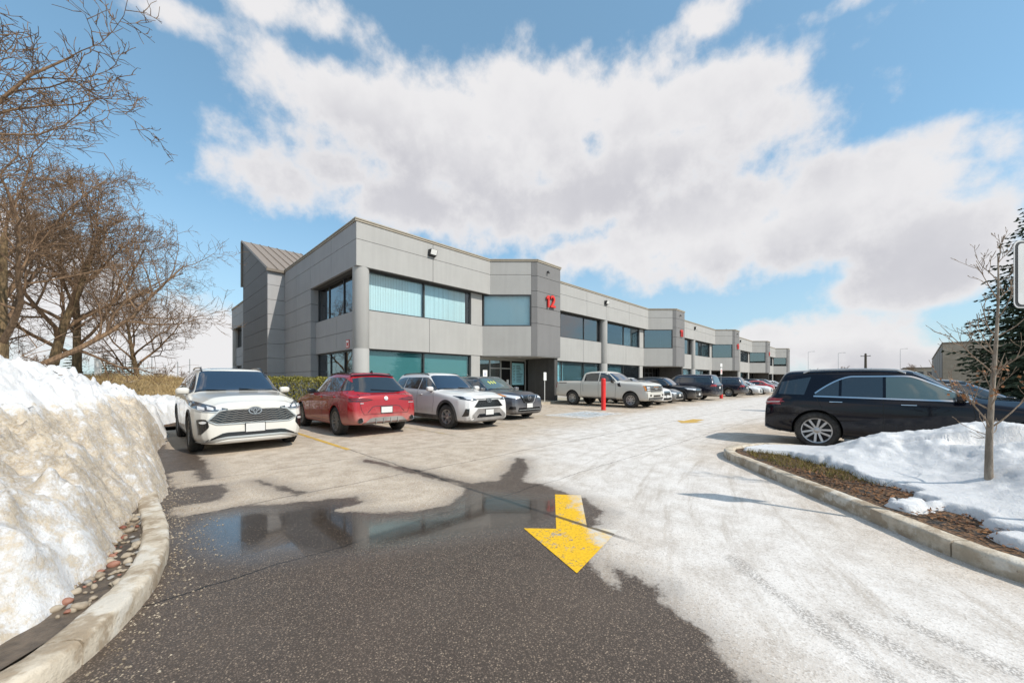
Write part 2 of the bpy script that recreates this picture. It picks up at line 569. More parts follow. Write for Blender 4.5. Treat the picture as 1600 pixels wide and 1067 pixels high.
kinds_up = [('blind', 'blind_g'), ('none', 'blind'), ('blind', 'blind_l'), ('blind', 'none'), ('none', 'none')]
for i in range(NU):
    x = FX + i * P
    last = i == NU - 1
    yf = FY
    ys = FY + .33
    # ---- upper fascia
    for z0, z1 in ((ZH, ZJ), (ZJ, ZT)):
        panel((x, yf), (x + 4.1, yf), z0, z1, ga=0 if i == 0 else G_)
        panel((x + 4.1, yf), (x + XB0, yf), z0, z1, gb=.0)
        panel((x + XB0, yf), (x + XB1 - .27, YB + .27), z0, z1, ga=.0, gb=0)
        if not last:
            panel((x + XB2, yf), (x + 18.8, yf), z0, z1)
            panel((x + 18.8, yf), (x + P, yf), z0, z1)
    coping((x, yf), (x + XB0, yf), .06 if i == 0 else 0, .0)
    coping((x + XB0, yf), (x + XB1, YB), .0, .0)
    coping((x + XB1, YB), (x + XB2, YB), .0, .06)
    coping((x + XB2, YB + .02), (x + XB2, yf + .3), 0, 0)
    if not last:
        coping((x + XB2 + .05, yf), (x + P, yf))
    # ---- bay: dark prow with the number
    levels = (ZS, 4.95, 5.94, 6.93, 7.86, ZT)
    for z0, z1 in zip(levels, levels[1:]):
        panel((x + XB1 - .27, YB + .27), (x + XB1, YB), z0, z1, 'panel_dark', ga=.012, gb=0)
        panel((x + XB1, YB), (x + XB2, YB), z0, z1, 'panel_dark', ga=0, gb=0)
        panel((x + XB2, YB + .125), (x + XB2, yf + .4), z0, z1, 'panel_dark', ga=.0)
    # ---- bay: angled side
    panel((x + XB0 - .33, ys), (x + XB1 - .27, YB + .27), ZS, Z2, ga=0, gb=0)
    window((x + XB0 - .30, ys - .03), (x + XB1 - .28, YB + .28), Z2, ZH, (), [('blind',), ('none',), ('none',), ('shade',), ('none',)][i], off=.05, glass='glass' if i == 0 else 'glass_dark')
    # ---- spandrels and strip windows left of the bay
    panel((x + .36, ys), (x + 4.1, ys), ZS, Z2)
    panel((x + 4.1, ys), (x + XB0 - .33, ys), ZS, Z2, gb=0)
    window((x + .40, yf), (x + 7.0, yf), Z2, ZH, (.52,), kinds_up[i], off=.47)
    panel((x + 7.0, yf), (x + XB0 - .36, yf), Z2, ZH, 'panel_light', off=.36, th=.2, name='pier', gb=-.02)
    window((x + .40, yf), (x + 7.0, yf), .35, ZS, (.52,), ('shade',) if i == 0 else ('shade_pale', 'none'), off=.50)
    panel((x + .40, yf), (x + 7.0, yf), .0, .35, 'panel_light', off=.40)
    panel((x + 7.0, yf), (x + 7.7, yf), .0, ZS, 'panel_light', off=.36, th=.3, name='pier')
    # ---- right of the bay
    if not last:
        panel((x + XB2, ys), (x + 18.8, ys), ZS, Z2)
        panel((x + 18.8, ys), (x + P - .36, ys), ZS, Z2)
        window((x + XB2 + .1, yf), (x + P - .40, yf), Z2, ZH, (.36, .72), [('none', 'none', 'none'), ('blind', 'blind', 'none'), ('none', 'blind', 'none'), ('none',)][i], off=.47, glass='glass_dark')
        window((x + XB2 + .8, yf), (x + P - .40, yf), .35, ZS, (.33, .70), ('shade_pale', 'shade_pale', 'shade_pale') if i < 2 else ('none', 'shade_pale'), off=.50)
        panel((x + XB2 + .8, yf), (x + P - .40, yf), .0, .35, 'panel_light', off=.40)
        panel((x + XB2 - .04, yf), (x + XB2 + .8, yf), .0, ZS, 'panel_light', off=.36, th=.3, name='pier')
    column(x + .37 if i == 0 else x, yf + .37)
    # ---- entrance under the bay
    dk = MB().box((x + XB2 - .42, YB + .15, 0), (x + XB2 - .1, yf + .45, ZS + .01))
    bput(dk, 'entrance_wall', 'dark_wall')
    sf = MB().prism([(x + XB0 - .3, yf + .34), (x + XB1, YB + .03), (x + XB2 - .02, YB + .03), (x + XB2 - .02, yf + .8), (x + XB0 - .3, yf + .8)], ZS - .035, ZS + .008)
    bput(sf, 'soffit', 'panel_light')
    for q in ((x + 10.0, yf - .8), (x + 11.6, yf - 1.1), (x + 9.0, yf + .1)):
        mb = MB().lathe([(.001, -.012), (.085, -.012), (.10, 0)], 16)
        mb.v = [(a + q[0], b + q[1], h + ZS - .036) for a, b, h in mb.v]
        bput(mb, 'downlight', 'lens_white')
    ex0, ex1 = x + 7.72, x + XB2 - .43
    fr = MB()
    yy = yf + .62
    fr.box((ex0, yy, ZS - .20), (ex1, yy + .1, ZS - .04))
    fr.box((ex0, yy, .13), (ex1, yy + .1, .19))
    mul = [0, 1.0, 1.95, 2.9, ex1 - ex0 - .07]
    for q in mul:
        fr.box((ex0 + q, yy - .003, .19), (ex0 + q + .07, yy + .097, ZS - .20))
    fr.box((ex0 + 1.07, yy + .01, 2.2), (ex0 + 2.9, yy + .09, 2.27))
    E = bput(fr, 'entrance_glazing', 'frame_light' if i == 0 else 'frame')
    for q0, q1 in zip(mul, mul[1:]):
        bput(MB().box((ex0 + q0 + .07, yy + .04, .19), (ex0 + q1, yy + .05, ZS - .20)), 'pane', 'glass_dark', E)
    for q in (1.88, 2.06):
        bput(MB().tube([(ex0 + q, yy - .06, .9), (ex0 + q, yy - .06, 1.35)], .014, 8), 'door_handle', 'galvanised', E)
    # ---- wall pack lamp above the windows and a small camera on the prow
    lx = x + (4.0 if i == 0 else -.2)
    lp = MB()
    lp.prism([(lx - .2, yf - .04), (lx + .2, yf - .04), (lx + .2, yf + .0), (lx - .2, yf + .0)], 8.02, 8.36)
    lp.add([(lx - .2, yf - .04, 8.02), (lx + .2, yf - .04, 8.02), (lx + .2, yf - .04, 8.36), (lx - .2, yf - .04, 8.36), (lx - .2, yf - .2, 8.08), (lx + .2, yf - .2, 8.08), (lx + .2, yf - .30, 8.34), (lx - .2, yf - .30, 8.34)],
           [(0, 4, 7, 3), (1, 2, 6, 5), (3, 7, 6, 2), (0, 1, 5, 4)])
    L_ = bput(lp, 'wall_lamp', 'black')
    le = MB().add([(lx - .18, yf - .205, 8.09), (lx + .18, yf - .205, 8.09), (lx + .18, yf - .302, 8.33), (lx - .18, yf - .302, 8.33)], [(0, 1, 2, 3)])
    bput(le, 'lamp_lens', 'lens_white', L_)
    sp = MB()
    sp.tube([(x + XB1 + .95, YB + .01, 8.28), (x + XB1 + .95, YB - .08, 8.27)], [.05, .05], 12)
    sp.tube([(x + XB1 + .95, YB - .07, 8.31), (x + XB1 + .95, YB - .16, 8.18)], [.06, .045], 12)
    bput(sp, 'spot_lamp', 'black', smooth=True)
    num = ['12', '11', '10', '9', ''][i]
    wd = {'1': .34}
    tw_ = sum(wd.get(q, .62) for q in num)
    cx = x + XB1 + 1.22 - tw_ / 2
    for q in num:
        w_ = wd.get(q, .62)
        mt = bw @ Matrix.Translation((cx + w_ / 2, YB - .10, 6.42)) @ Matrix.Rotation(R(90), 4, 'X')
        cx += w_
        if q == '1':
            pts = [(-.02, -.37), (.11, -.37), (.11, .37), (.0, .37), (-.15, .24), (-.15, .11), (-.02, .19)]
            nn = len(pts)
            o1 = mesh_obj('digit', [(a_, b_, .045) for a_, b_ in pts] + [(a_, b_, -.045) for a_, b_ in pts], [tuple(range(nn)), tuple(range(2 * nn - 1, nn - 1, -1))] + [(k, nn + k, nn + (k + 1) % nn, (k + 1) % nn) for k in range(nn)], 'red_sign', B)
            o1.data.transform(mt)
        else:
            text_mesh(q, 1.04, .09, 'digit', 'red_sign', B, mt, .022)
    if num:
        st = MB()
        for q in (-.25, .2):
            st.tube([(x + XB1 + 1.22 + q, YB + .02, 6.4), (x + XB1 + 1.22 + q, YB - .08, 6.4)], .012, 6)
        bput(st, 'number_bracket', 'black')['kind'] = 'stuff'

# notices and the directory at the first entrance
dx = FX + 7.72
D_ = bput(MB().box((dx + 3.02, FY + .60, 1.15), (dx + 4.15, FY + .612, 2.62)), 'directory_sign', 'shade_pale')
ln = MB()
rr = random.Random(3)
for k in range(11):
    zq = 2.40 - k * .105
    ln.box((dx + 3.42, FY + .596, zq), (dx + 3.42 + rr.uniform(.3, .62), FY + .599, zq + .035))
    ln.box((dx + 3.1, FY + .596, zq), (dx + 3.1 + rr.uniform(.12, .22), FY + .599, zq + .035))
bput(ln, 'directory_lettering', 'frame', D_)['kind'] = 'stuff'
for a, z0, z1, w in ((1.2, 1.35, 1.62, .22), (1.62, 1.3, 1.5, .16), (2.5, 1.2, 1.5, .2)):
    bput(MB().box((dx + a, FY + .607, z0), (dx + a + w, FY + .612, z1)), 'door_notice', 'white_paint')

# ---- left side wall
ly = [(FY, 20.1), (20.1, 23.3)]
for y0, y1 in ly + [(23.3, 26.0), (26.0, 28.6), (36.4, 40.0), (40.0, 44.0), (44.0, BACK)]:
    for z0, z1 in ((ZH, ZJ), (ZJ, ZT)):
        panel((FX, y1), (FX, y0 if y0 > FY else FY + .125), z0, z1, 'panel_side', gb=.0 if y0 == FY else G_)
coping((FX, BACK), (FX, FY + .36), 0, .0)
for y0, y1 in ly:
    for z0, z1 in ((ZS, 3.86), (3.86, Z2)):
        panel((FX, y1), (FX, max(y0, FY + .6)), z0, z1, 'panel_side', off=.27)
for z0, z1 in ((0, .35),):
    panel((FX, 23.3), (FX, FY + .6), z0, z1, 'panel_side', off=.3)
window((FX, 23.3), (FX, FY + .62), Z2, ZH, (.30, .66), ('none', 'none', 'none'), off=.45, glass='glass_dark')
window((FX, 23.3), (FX, FY + .62), .35, ZS, (.34, .68), ('none',), off=.45, glass='glass_dark')
rows = (0, 1.0, 1.97, 2.94, 3.9, 4.85, 5.84, ZH)
for y0, y1 in ((23.3, 26.0), (26.0, 28.6), (36.4, 40.0), (40.0, 43.0)):
    for z0, z1 in zip(rows, rows[1:]):
        panel((FX, y1), (FX, y0), z0, z1, 'panel_side', ga=G_, gb=0 if y0 in (23.3,) else G_)
c = MB()
c.box((FX + .10, 23.42, 0), (FX + .4, 28.6, ZH))
c.box((FX + .10, 36.4, 0), (FX + .4, 42.9, ZH))
bput(c, 'side_core', 'joint')
for z0, z1 in zip(rows, rows[1:]):
    panel((FX + .125, 23.3), (FX + .6, 23.3), z0, z1, 'panel_side', ga=.001, name='jamb_panel')
    panel((FX + .125, 43.0), (FX + .6, 43.0), z0, z1, 'panel_side', ga=.001, th=-.12, name='jamb_panel')
window((FX, 47.4), (FX, 43.1), Z2, ZH, (.5,), ('none',), off=.45, glass='glass_dark')
window((FX, 47.4), (FX, 43.1), .35, ZS, (.5,), ('none',), off=.45, glass='glass_dark')
for z0, z1 in ((ZS, 3.86), (3.86, Z2), (0, .35)):
    panel((FX, 47.4), (FX, 43.1), z0, z1, 'panel_side', off=.27)
column(FX + .37, BACK - .4)
# red and white notice on the side spandrel
S_ = bput(MB().slab((FX, 18.82), (FX, 18.44), 3.04, 3.44, .02, .245), 'fire_notice', 'red_sign')
for z0, z1, y0, y1 in ((3.30, 3.40, 18.78, 18.48), (3.08, 3.13, 18.78, 18.48), (3.14, 3.28, 18.78, 18.74), (3.14, 3.28, 18.52, 18.48)):
    bput(MB().slab((FX, y0), (FX, y1), z0, z1, .01, .237), 'notice_field', 'white_paint', S_)

# ---- stair tower with its standing-seam roof
TX0, TX1, TY0, TY1 = 6.12, 10.2, 28.6, 36.5
tz = lambda y: 8.75 + (y - TY0) * (12.55 - 8.75) / (TY1 - TY0)
v = []
for xx in (TX0 + .1, TX1):
    v += [(xx, TY0 + .1, 0), (xx, TY1, 0), (xx, TY1, tz(TY1) - .08), (xx, TY0 + .1, tz(TY0) - .05)]
c = MB().add(v, [(0, 3, 2, 1), (4, 5, 6, 7), (0, 1, 5, 4), (1, 2, 6, 5), (2, 3, 7, 6), (3, 0, 4, 7)])
bput(c, 'tower_core', 'panel_side')
lv = [0, .97, 1.94, 2.91, 3.88, 4.85, 5.82, 6.79, 7.76, 8.75]
for z0, z1 in zip(lv, lv[1:]):
    panel((TX0, TY1), (TX0, TY0 + .125), z0, z1, 'panel_dark', gb=0)
    panel((TX0, TY0), (FX + .02, TY0), z0, z1, 'panel_side', ga=0, gb=0)
for z0, z1 in ((8.75, 9.85), (9.85, 10.95), (10.95, 12.5)):
    yy = lambda z: TY0 + (z - 8.75) / (12.55 - 8.75) * (TY1 - TY0)
    ya, yb = yy(z0) + .05, yy(min(z1, 12.5)) + .02
    poly = [(TY1, z0 + G_), (ya, z0 + G_), (yb, z1 - G_), (TY1, z1 - G_)]
    v = [(TX0, a, b) for a, b in poly] + [(TX0 + .12, a, b) for a, b in poly]
    bput(MB().add(v, [(0, 1, 2, 3), (7, 6, 5, 4), (0, 4, 5, 1), (1, 5, 6, 2), (2, 6, 7, 3), (3, 7, 4, 0)]), 'panel', 'panel_dark')
rf = MB()
sl = Vector((0, TY1 - TY0 + .35, tz(TY1) - tz(TY0) + .12))
o0 = Vector((TX0 - .1, TY0 - .15, tz(TY0) - .02))
nrm = Vector((0, -sl.z, sl.y)).normalized()
xw = TX1 - TX0 + .3
def plate(mb, o, wx, th):
    a = [o, o + Vector((wx, 0, 0)), o + Vector((wx, 0, 0)) + sl, o + sl]
    v = a + [q + nrm * th for q in a]
    mb.add(v, [(0, 3, 2, 1), (4, 5, 6, 7), (0, 1, 5, 4), (1, 2, 6, 5), (2, 3, 7, 6), (3, 0, 4, 7)])
plate(rf, o0, xw, .07)
RF = bput(rf, 'tower_roof', 'roof_metal')
for k in range(8):
    mb = MB()
    plate(mb, o0 + Vector((.02 + k * (xw - .08) / 7, 0, 0)) + nrm * .07, .04, .06)
    bput(mb, 'roof_seam', 'roof_metal', RF)
bput(MB().box((TX0 - .1, TY0 - .19, tz(TY0) - .12), (TX1, TY0 - .06, tz(TY0) + .02)), 'gutter', 'coping_dark', RF)
bput(MB().box((TX0 - .12, TY1 + .0, 9.0), (TX1, TY1 + .3, tz(TY1) + .1)), 'tower_back', 'coping_dark')
# roof deck items
bput(MB().tube([(FX + 3.15 * P, FY + 3, ZT), (FX + 3.15 * P, FY + 3, 10.9)], .09, 10), 'vent_pipe', 'galvanised')
rl = MB()
for k in range(8):
    xx = FX + XB2 + .5 + k * 1.6
    rl.tube([(xx, FY + 1.5, ZT - .1), (xx, FY + 1.5, 9.25 - k * .02)], .012, 5)
rl.tube([(FX + XB2 + .5, FY + 1.5, 9.24), (FX + XB2 + 11.7, FY + 1.5, 9.1)], .012, 5)
bput(rl, 'roof_cable', 'galvanised')
# ------------------------------------------------------------------ ground, lot, snow
def sdf(px, py, poly):
    """signed distance, positive inside"""
    d = np.full(px.shape, 1e9)
    ins = np.zeros(px.shape, bool)
    n = len(poly)
    for i in range(n):
        ax, ay = poly[i]
        bx, by = poly[(i + 1) % n]
        ex, ey = bx - ax, by - ay
        t = np.clip(((px - ax) * ex + (py - ay) * ey) / (ex * ex + ey * ey + 1e-12), 0, 1)
        d = np.minimum(d, np.hypot(px - ax - t * ex, py - ay - t * ey))
        c1 = (ay > py) != (by > py)
        with np.errstate(divide='ignore', invalid='ignore'):
            xi = (bx - ax) * (py - ay) / (by - ay if by != ay else 1e-12) + ax
        ins ^= c1 & (px < xi)
    return np.where(ins, d, -d)
def pl_dist(px, py, pts):
    d = np.full(px.shape, 1e9)
    for (ax, ay), (bx, by) in zip(pts, pts[1:]):
        ex, ey = bx - ax, by - ay
        t = np.clip(((px - ax) * ex + (py - ay) * ey) / (ex * ex + ey * ey + 1e-12), 0, 1)
        d = np.minimum(d, np.hypot(px - ax - t * ex, py - ay - t * ey))
    return d
def grid_obj(name, xs, ys, zf, material, attrs=None, parent=None, smooth=True):
    X, Y = np.meshgrid(xs, ys)
    Z = zf(X, Y) if callable(zf) else np.full(X.shape, zf)
    n, m = X.shape
    v = np.stack([X.ravel(), Y.ravel(), Z.ravel()], 1)
    idx = np.arange(n * m).reshape(n, m)
    f = np.stack([idx[:-1, :-1].ravel(), idx[:-1, 1:].ravel(), idx[1:, 1:].ravel(), idx[1:, :-1].ravel()], 1)
    me = bpy.data.meshes.new(name)
    me.vertices.add(len(v))
    me.vertices.foreach_set('co', v.ravel())
    me.loops.add(f.size)
    me.loops.foreach_set('vertex_index', f.ravel())
    me.polygons.add(len(f))
    me.polygons.foreach_set('loop_start', np.arange(0, f.size, 4))
    me.update(calc_edges=True)
    if smooth:
        me.polygons.foreach_set('use_smooth', np.ones(len(f), bool))
    me.materials.append(MATS[material])
    for k, fn in (attrs or {}).items():
        a = me.attributes.new(k, 'FLOAT', 'POINT')
        a.data.foreach_set('value', fn(X, Y, Z).ravel().astype(np.float32))
    o = bpy.data.objects.new(name, me)
    COL.objects.link(o)
    o.parent = parent
    return o
_rng = np.random.RandomState(5)
_lat = _rng.rand(257, 257)
_lat[256], _lat[:, 256] = _lat[0], _lat[:, 0]
def vnoise(x, y):
    xi, yi = np.floor(x).astype(int), np.floor(y).astype(int)
    fx, fy = x - xi, y - yi
    fx, fy = fx * fx * (3 - 2 * fx), fy * fy * (3 - 2 * fy)
    xi, yi = xi % 256, yi % 256
    a, b = _lat[yi, xi], _lat[yi, xi + 1]
    c_, d = _lat[yi + 1, xi], _lat[yi + 1, xi + 1]
    return (a * (1 - fx) + b * fx) * (1 - fy) + (c_ * (1 - fx) + d * fx) * fy
def fbm(x, y, oct=5, gain=.5):
    s, a, t = 0, 1, 0
    for k in range(oct):
        s = s + a * vnoise(x * 2 ** k + 17.3 * k, y * 2 ** k + 31.7 * k)
        t += a
        a *= gain
    return s / t
sstep = lambda t: np.clip(t, 0, 1) ** 2 * (3 - 2 * np.clip(t, 0, 1))

# ---- wide ground: wintry grass and old snow out to the horizon
def ground_fn(t, b):
    p = t.pos()
    n1 = t.noise(p, .05, 6, .6)
    n2 = t.noise(p, 1.7, 5, .65)
    grass = t.mix(n2, (.16, .12, .06), (.34, .26, .14))
    snow = t.ss(t.m('ADD', t.m('MULTIPLY', n1, .75), t.m('MULTIPLY', n2, .25)), .50, .56)
    t.put(b.inputs['Base Color'], t.mix(snow, grass, (.72, .72, .74)))
    b.inputs['Roughness'].default_value = .95
    t.put(b.inputs['Normal'], t.bump(n2, .5, .1))
mat('ground', fn=ground_fn)
gx = np.concatenate([np.linspace(-2000, -40, 12), np.linspace(-30, 130, 40), np.linspace(160, 2000, 12)])
tag(grid_obj('ground', gx, gx, -.03, 'ground'), kind='structure')

# ---- parking lot
WET = [(0.2, 4.41), (0.18, 5.17), (0.43, 5.22), (0.63, 5.15), (0.87, 5.18), (1.19, 4.92), (1.72, 4.69), (1.9, 4.57), (1.9, 4.34), (1.56, 4.25), (1.91, 3.78), (2.22, 3.58), (2.51, 3.52), (2.84, 3.69), (3.13, 3.92), (2.99, 5.19), (2.83, 6.42), (2.93, 6.65), (3.16, 5.35), (3.31, 4.05), (3.63, 3.91), (4.13, 4.22), (4.95, 4.74), (5.05, 4.60), (4.21, 3.85), (3.88, 3.61), (3.93, 3.19), (3.86, 2.82), (3.84, 2.54), (3.56, 2.13), (3.28, 2.02), (3.05, 2.0), (2.72, 1.86), (2.56, 1.71), (2.31, 1.28), (2.56, 1.46), (2.56, 1.33), (2.5, 1.07), (2.42, 0.98), (2.29, 0.8), (2.24, 0.71), (2.09, 0.53), (2.03, 0.43), (1.2, -1.2), (-2.5, -2.5), (-2.5, 2.7), (-.26, 2.75)]
WET2 = [(0.12, 6.69), (0.54, 6.58), (0.83, 6.42), (0.83, 5.96), (0.69, 5.59), (0.41, 5.62), (0.1, 5.69)]
WET3 = [(0.1, 10.5), (0.85, 10.34), (0.88, 8.16), (0.8, 6.88), (0.63, 6.85), (0.64, 7.76), (0.1, 8.06)]
WET4 = [(.1, 5.0), (.3, 5.0), (.36, 7), (.5, 11), (.3, 14), (.1, 14)]
WET5 = [(1.15, 6.35), (1.26, 6.33), (1.55, 5.14), (1.42, 5.12)]
PUD = [(0.21, 4.68), (0.42, 5.15), (0.97, 5.05), (1.75, 4.49), (1.87, 3.76), (2.39, 3.46), (3.1, 3.83), (3.77, 2.82), (3.48, 2.22), (2.66, 2.21), (1.99, 2.59), (1.5, 2.79), (1.08, 3.03), (0.71, 3.29), (0.41, 3.64), (0.27, 4.0)]
SALT = [(2.0, .2), (2.6, 1.6), (3.9, 2.4), (4.0, 3.2), (5.2, 4.6), (8, 6.5), (14, 7.6), (30, 7.8), (60, 6.5), (60, 3.0), (22, 2.5), (14, 3.4), (9.5, 2.9), (7.2, 1.9), (4.6, -.3), (3.5, -2.2), (1.6, -1.5)]
TRACKS = [[(3.35, .85), (2.98, .45), (2.76, .22), (2.51, -.05), (2.2, -.5)], [(2.98, .16), (2.78, -.17), (2.6, -.5)], [(3.2, -.1), (3.01, -.49), (2.8, -.9)]]
def a_wet(X, Y, Z):
    d = sdf(X, Y, WET)
    for w in (WET2, WET3, WET4, WET5):
        d = np.maximum(d, sdf(X, Y, w))
    return np.clip(d, -2, 2)
def a_track(X, Y, Z):
    d = np.full(X.shape, 9.0)
    for t in TRACKS:
        d = np.minimum(d, pl_dist(X, Y, t))
    return np.clip(d, 0, 2)
def lot_fn(t, b):
    p = t.pos()
    x, y, z = t.sep(p)[:3]
    wet_a, pud_a, salt_a, trk = t.attr('wet'), t.attr('puddle'), t.attr('salt'), t.attr('track')
    fine = t.noise(p, 26, 5, .65)
    mid = t.noise(p, 3.2, 6, .62)
    low = t.noise(p, .55, 5, .6)
    edge = t.m('ADD', t.m('MULTIPLY', t.m('SUBTRACT', mid, .5), .34), t.m('MULTIPLY', t.m('SUBTRACT', fine, .5), .17))
    wet = t.ss(t.m('ADD', wet_a, edge), -.03, .05)
    # damp halo in the salt beside the wet edge
    damp = t.m('MULTIPLY', t.ss(t.m('ADD', wet_a, t.m('MULTIPLY', edge, 2.2)), -.30, .02), .45)
    pud = t.ss(t.m('ADD', pud_a, t.m('MULTIPLY', t.m('SUBTRACT', mid, .5), .35)), -.12, .42)
    salt = t.ss(t.m('ADD', salt_a, t.m('MULTIPLY', t.m('SUBTRACT', low, .5), 2.6)), -1.2, 1.0)
    # aggregate
    vor = t.node('ShaderNodeTexVoronoi', feature='F1')
    t.l.new(p, vor.inputs['Vector'])
    vor.inputs['Scale'].default_value = 105
    cell = t.sep(vor.outputs['Color'])[0]
    cell2 = t.sep(vor.outputs['Color'])[1]
    stone = t.mix(t.ss(cell, .2, .95), (.085, .064, .052), (.19, .146, .115))
    stone = t.mix(t.ss(cell2, .80, .97), stone, (.37, .285, .21))
    asphalt = t.mix(t.ss(vor.outputs['Distance'], .25, .6), stone, (.050, .040, .033))
    asphalt = t.mix(t.lin(low, .3, .7, 0, .35), asphalt, (.16, .122, .095))
    tan = t.mix(t.ss(mid, .3, .7), (.40, .325, .25), (.57, .485, .39))
    tan = t.mix(t.m('MULTIPLY', t.ss(cell, .45, .9), .3), tan, (.27, .225, .18))
    white = t.mix(t.ss(t.m('ADD', t.m('MULTIPLY', mid, .6), t.m('MULTIPLY', fine, .4)), .34, .62), (.50, .46, .42), (.69, .66, .63))
    # salt dragged out along the way the cars drive
    u_ = t.m('ADD', t.m('MULTIPLY', x, .80), t.m('MULTIPLY', y, .60))
    v_ = t.m('SUBTRACT', t.m('MULTIPLY', y, .80), t.m('MULTIPLY', x, .60))
    bend = t.m('MULTIPLY', t.m('MULTIPLY', u_, u_), .035)
    drag = t.noise(t.comb(t.m('MULTIPLY', u_, .35), t.m('MULTIPLY', t.m('ADD', v_, bend), 3.2), 0.0), 1.6, 7, .68)
    white = t.mix(t.ss(drag, .50, .74), white, (.42, .385, .35))
    salt = t.m('MULTIPLY', salt, t.ss(drag, .74, .52, .7, 1.0))
    dry = t.mix(salt, tan, white)
    grit = t.m('MULTIPLY', t.ss(fine, .60, .72), .35)
    dry = t.mix(grit, dry, (.34, .30, .26))
    dry = t.mix(t.m('MULTIPLY', t.ss(cell2, .72, .95), t.fmix(salt, .55, .30)), dry, (.20, .165, .135))
    dry = t.mix(t.m('MULTIPLY', t.ss(cell, .80, .97), .4), dry, (.78, .76, .73))
    # tyre tracks dragged through the salt
    lug = t.noise(p, 62, 4, .7)
    tk = t.m('MULTIPLY', t.ss(t.m('ADD', trk, t.m('MULTIPLY', t.m('SUBTRACT', mid, .5), .16)), .085, .03), t.ss(lug, .44, .56))
    spots = t.m('MULTIPLY', t.ss(t.noise(p, 7.5, 3, .5), .70, .76), t.ss(wet_a, -1.1, -.2))
    dry = t.mix(t.m('MULTIPLY', t.m('MAXIMUM', tk, spots), .5), dry, (.11, .098, .088))
    dry = t.mix(damp, dry, (.16, .14, .125))
    # paving seams and cracks
    wob = t.m('MULTIPLY', t.m('SUBTRACT', t.noise(p, 1.1, 5, .7), .5), .22)
    seam = None
    for c_, axis, w in ((3.12, x, .016), (5.18, y, .014), (6.9, y, .008), (11.2, x, .012), (19.5, x, .014), (3.3, y, .008)):
        dd = t.m('ABSOLUTE', t.m('ADD', t.m('SUBTRACT', axis, c_), wob))
        s = t.ss(dd, w * 1.6, w * .5)
        if c_ == 3.12:
            s = t.m('MULTIPLY', s, t.ss(y, 3.9, 4.3))
        seam = s if seam is None else t.m('MAXIMUM', seam, s)
    # straight dark line that runs on through the wet patch and across the arrow
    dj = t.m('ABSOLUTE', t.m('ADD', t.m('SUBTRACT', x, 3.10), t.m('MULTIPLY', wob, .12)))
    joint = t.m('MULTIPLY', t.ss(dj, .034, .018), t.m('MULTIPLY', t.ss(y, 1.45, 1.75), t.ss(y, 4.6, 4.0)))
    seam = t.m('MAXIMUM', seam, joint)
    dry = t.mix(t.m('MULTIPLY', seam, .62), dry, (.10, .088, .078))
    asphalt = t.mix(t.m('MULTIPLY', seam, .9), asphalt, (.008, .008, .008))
    asphalt = t.mix(t.m('MULTIPLY', pud, .45), asphalt, (.018, .016, .015))
    t.put(b.inputs['Base Color'], t.mix(wet, dry, asphalt))
    wr = t.fmix(pud, t.lin(mid, .3, .7, .30, .50), t.lin(mid, .35, .7, .03, .12))
    t.put(b.inputs['Roughness'], t.fmix(wet, .92, wr))
    t.put(b.inputs['Specular IOR Level'], t.fmix(wet, .2, t.fmix(pud, .22, .75)))
    t.put(b.inputs['Coat Weight'], t.m('MULTIPLY', t.m('MULTIPLY', pud, wet), .35))
    b.inputs['Coat Roughness'].default_value = .015
    bs = t.fmix(wet, .35, t.fmix(pud, .55, .012))
    bn = t.node('ShaderNodeBump')
    t.l.new(t.m('ADD', t.m('MULTIPLY', vor.outputs['Distance'], .5), t.m('MULTIPLY', fine, .8)), bn.inputs['Height'])
    t.l.new(bs, bn.inputs['Strength'])
    bn.inputs['Distance'].default_value = .006
    t.put(b.inputs['Normal'], bn.outputs[0])
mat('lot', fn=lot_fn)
xs = np.concatenate([np.arange(-14, -1, 1.0), np.arange(-1, 6.0, .045), np.arange(6, 16, .3), np.arange(16, 140, 2.0)])
ys = np.concatenate([np.arange(-18, -2.5, 1.0), np.arange(-2.5, 7.5, .045), np.arange(7.5, 14.6, .25)])
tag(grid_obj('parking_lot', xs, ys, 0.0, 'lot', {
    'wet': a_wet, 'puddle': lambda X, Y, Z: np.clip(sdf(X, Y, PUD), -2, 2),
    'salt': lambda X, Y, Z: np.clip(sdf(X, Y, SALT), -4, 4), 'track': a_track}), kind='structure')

# ---- painted markings, worn thin
def paint_fn(col, wear=.5, salt=0.0):
    def fn(t, b):
        p = t.pos()
        n = t.noise(p, 5, 7, .7)
        f = t.noise(p, 40, 4, .7)
        w = t.m('ADD', t.m('MULTIPLY', n, .7), t.m('MULTIPLY', f, .3))
        c1 = t.mix(t.ss(f, .35, .7), col, tuple(q * .78 for q in col))
        c1 = t.mix(t.ss(w, wear, wear + .06), c1, (.36, .32, .27))
        c1 = t.mix(t.m('MULTIPLY', t.ss(f, .66, .72), .6), c1, (.08, .06, .05))
        vc = t.sep(t.voronoi(p, 105, out='Color'))[0]
        c1 = t.mix(t.m('MULTIPLY', t.ss(vc, .72, .95), t.ss(n, .40, .62, .08, .85)), c1, (.16, .10, .05))
        if salt:
            x, y, z = t.sep(p)[:3]
            k = t.m('ADD', t.m('SUBTRACT', x, y), t.m('MULTIPLY', t.m('SUBTRACT', n, .5), 1.1))
            c1 = t.mix(t.ss(k, .95, 1.35), c1, (.58, .55, .50))
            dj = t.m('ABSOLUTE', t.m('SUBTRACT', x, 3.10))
            c1 = t.mix(t.m('MULTIPLY', t.ss(dj, .036, .018), .85), c1, (.055, .04, .02))  # the lot's straight dark line, carried on over the arrow paint
        t.put(b.inputs['Base Color'], c1)
        b.inputs['Roughness'].default_value = .75
        t.put(b.inputs['Normal'], t.bump(f, .3, .004))
    return fn
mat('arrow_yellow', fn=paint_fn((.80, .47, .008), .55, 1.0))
mat('line_yellow', fn=paint_fn((.62, .38, .06), .55))
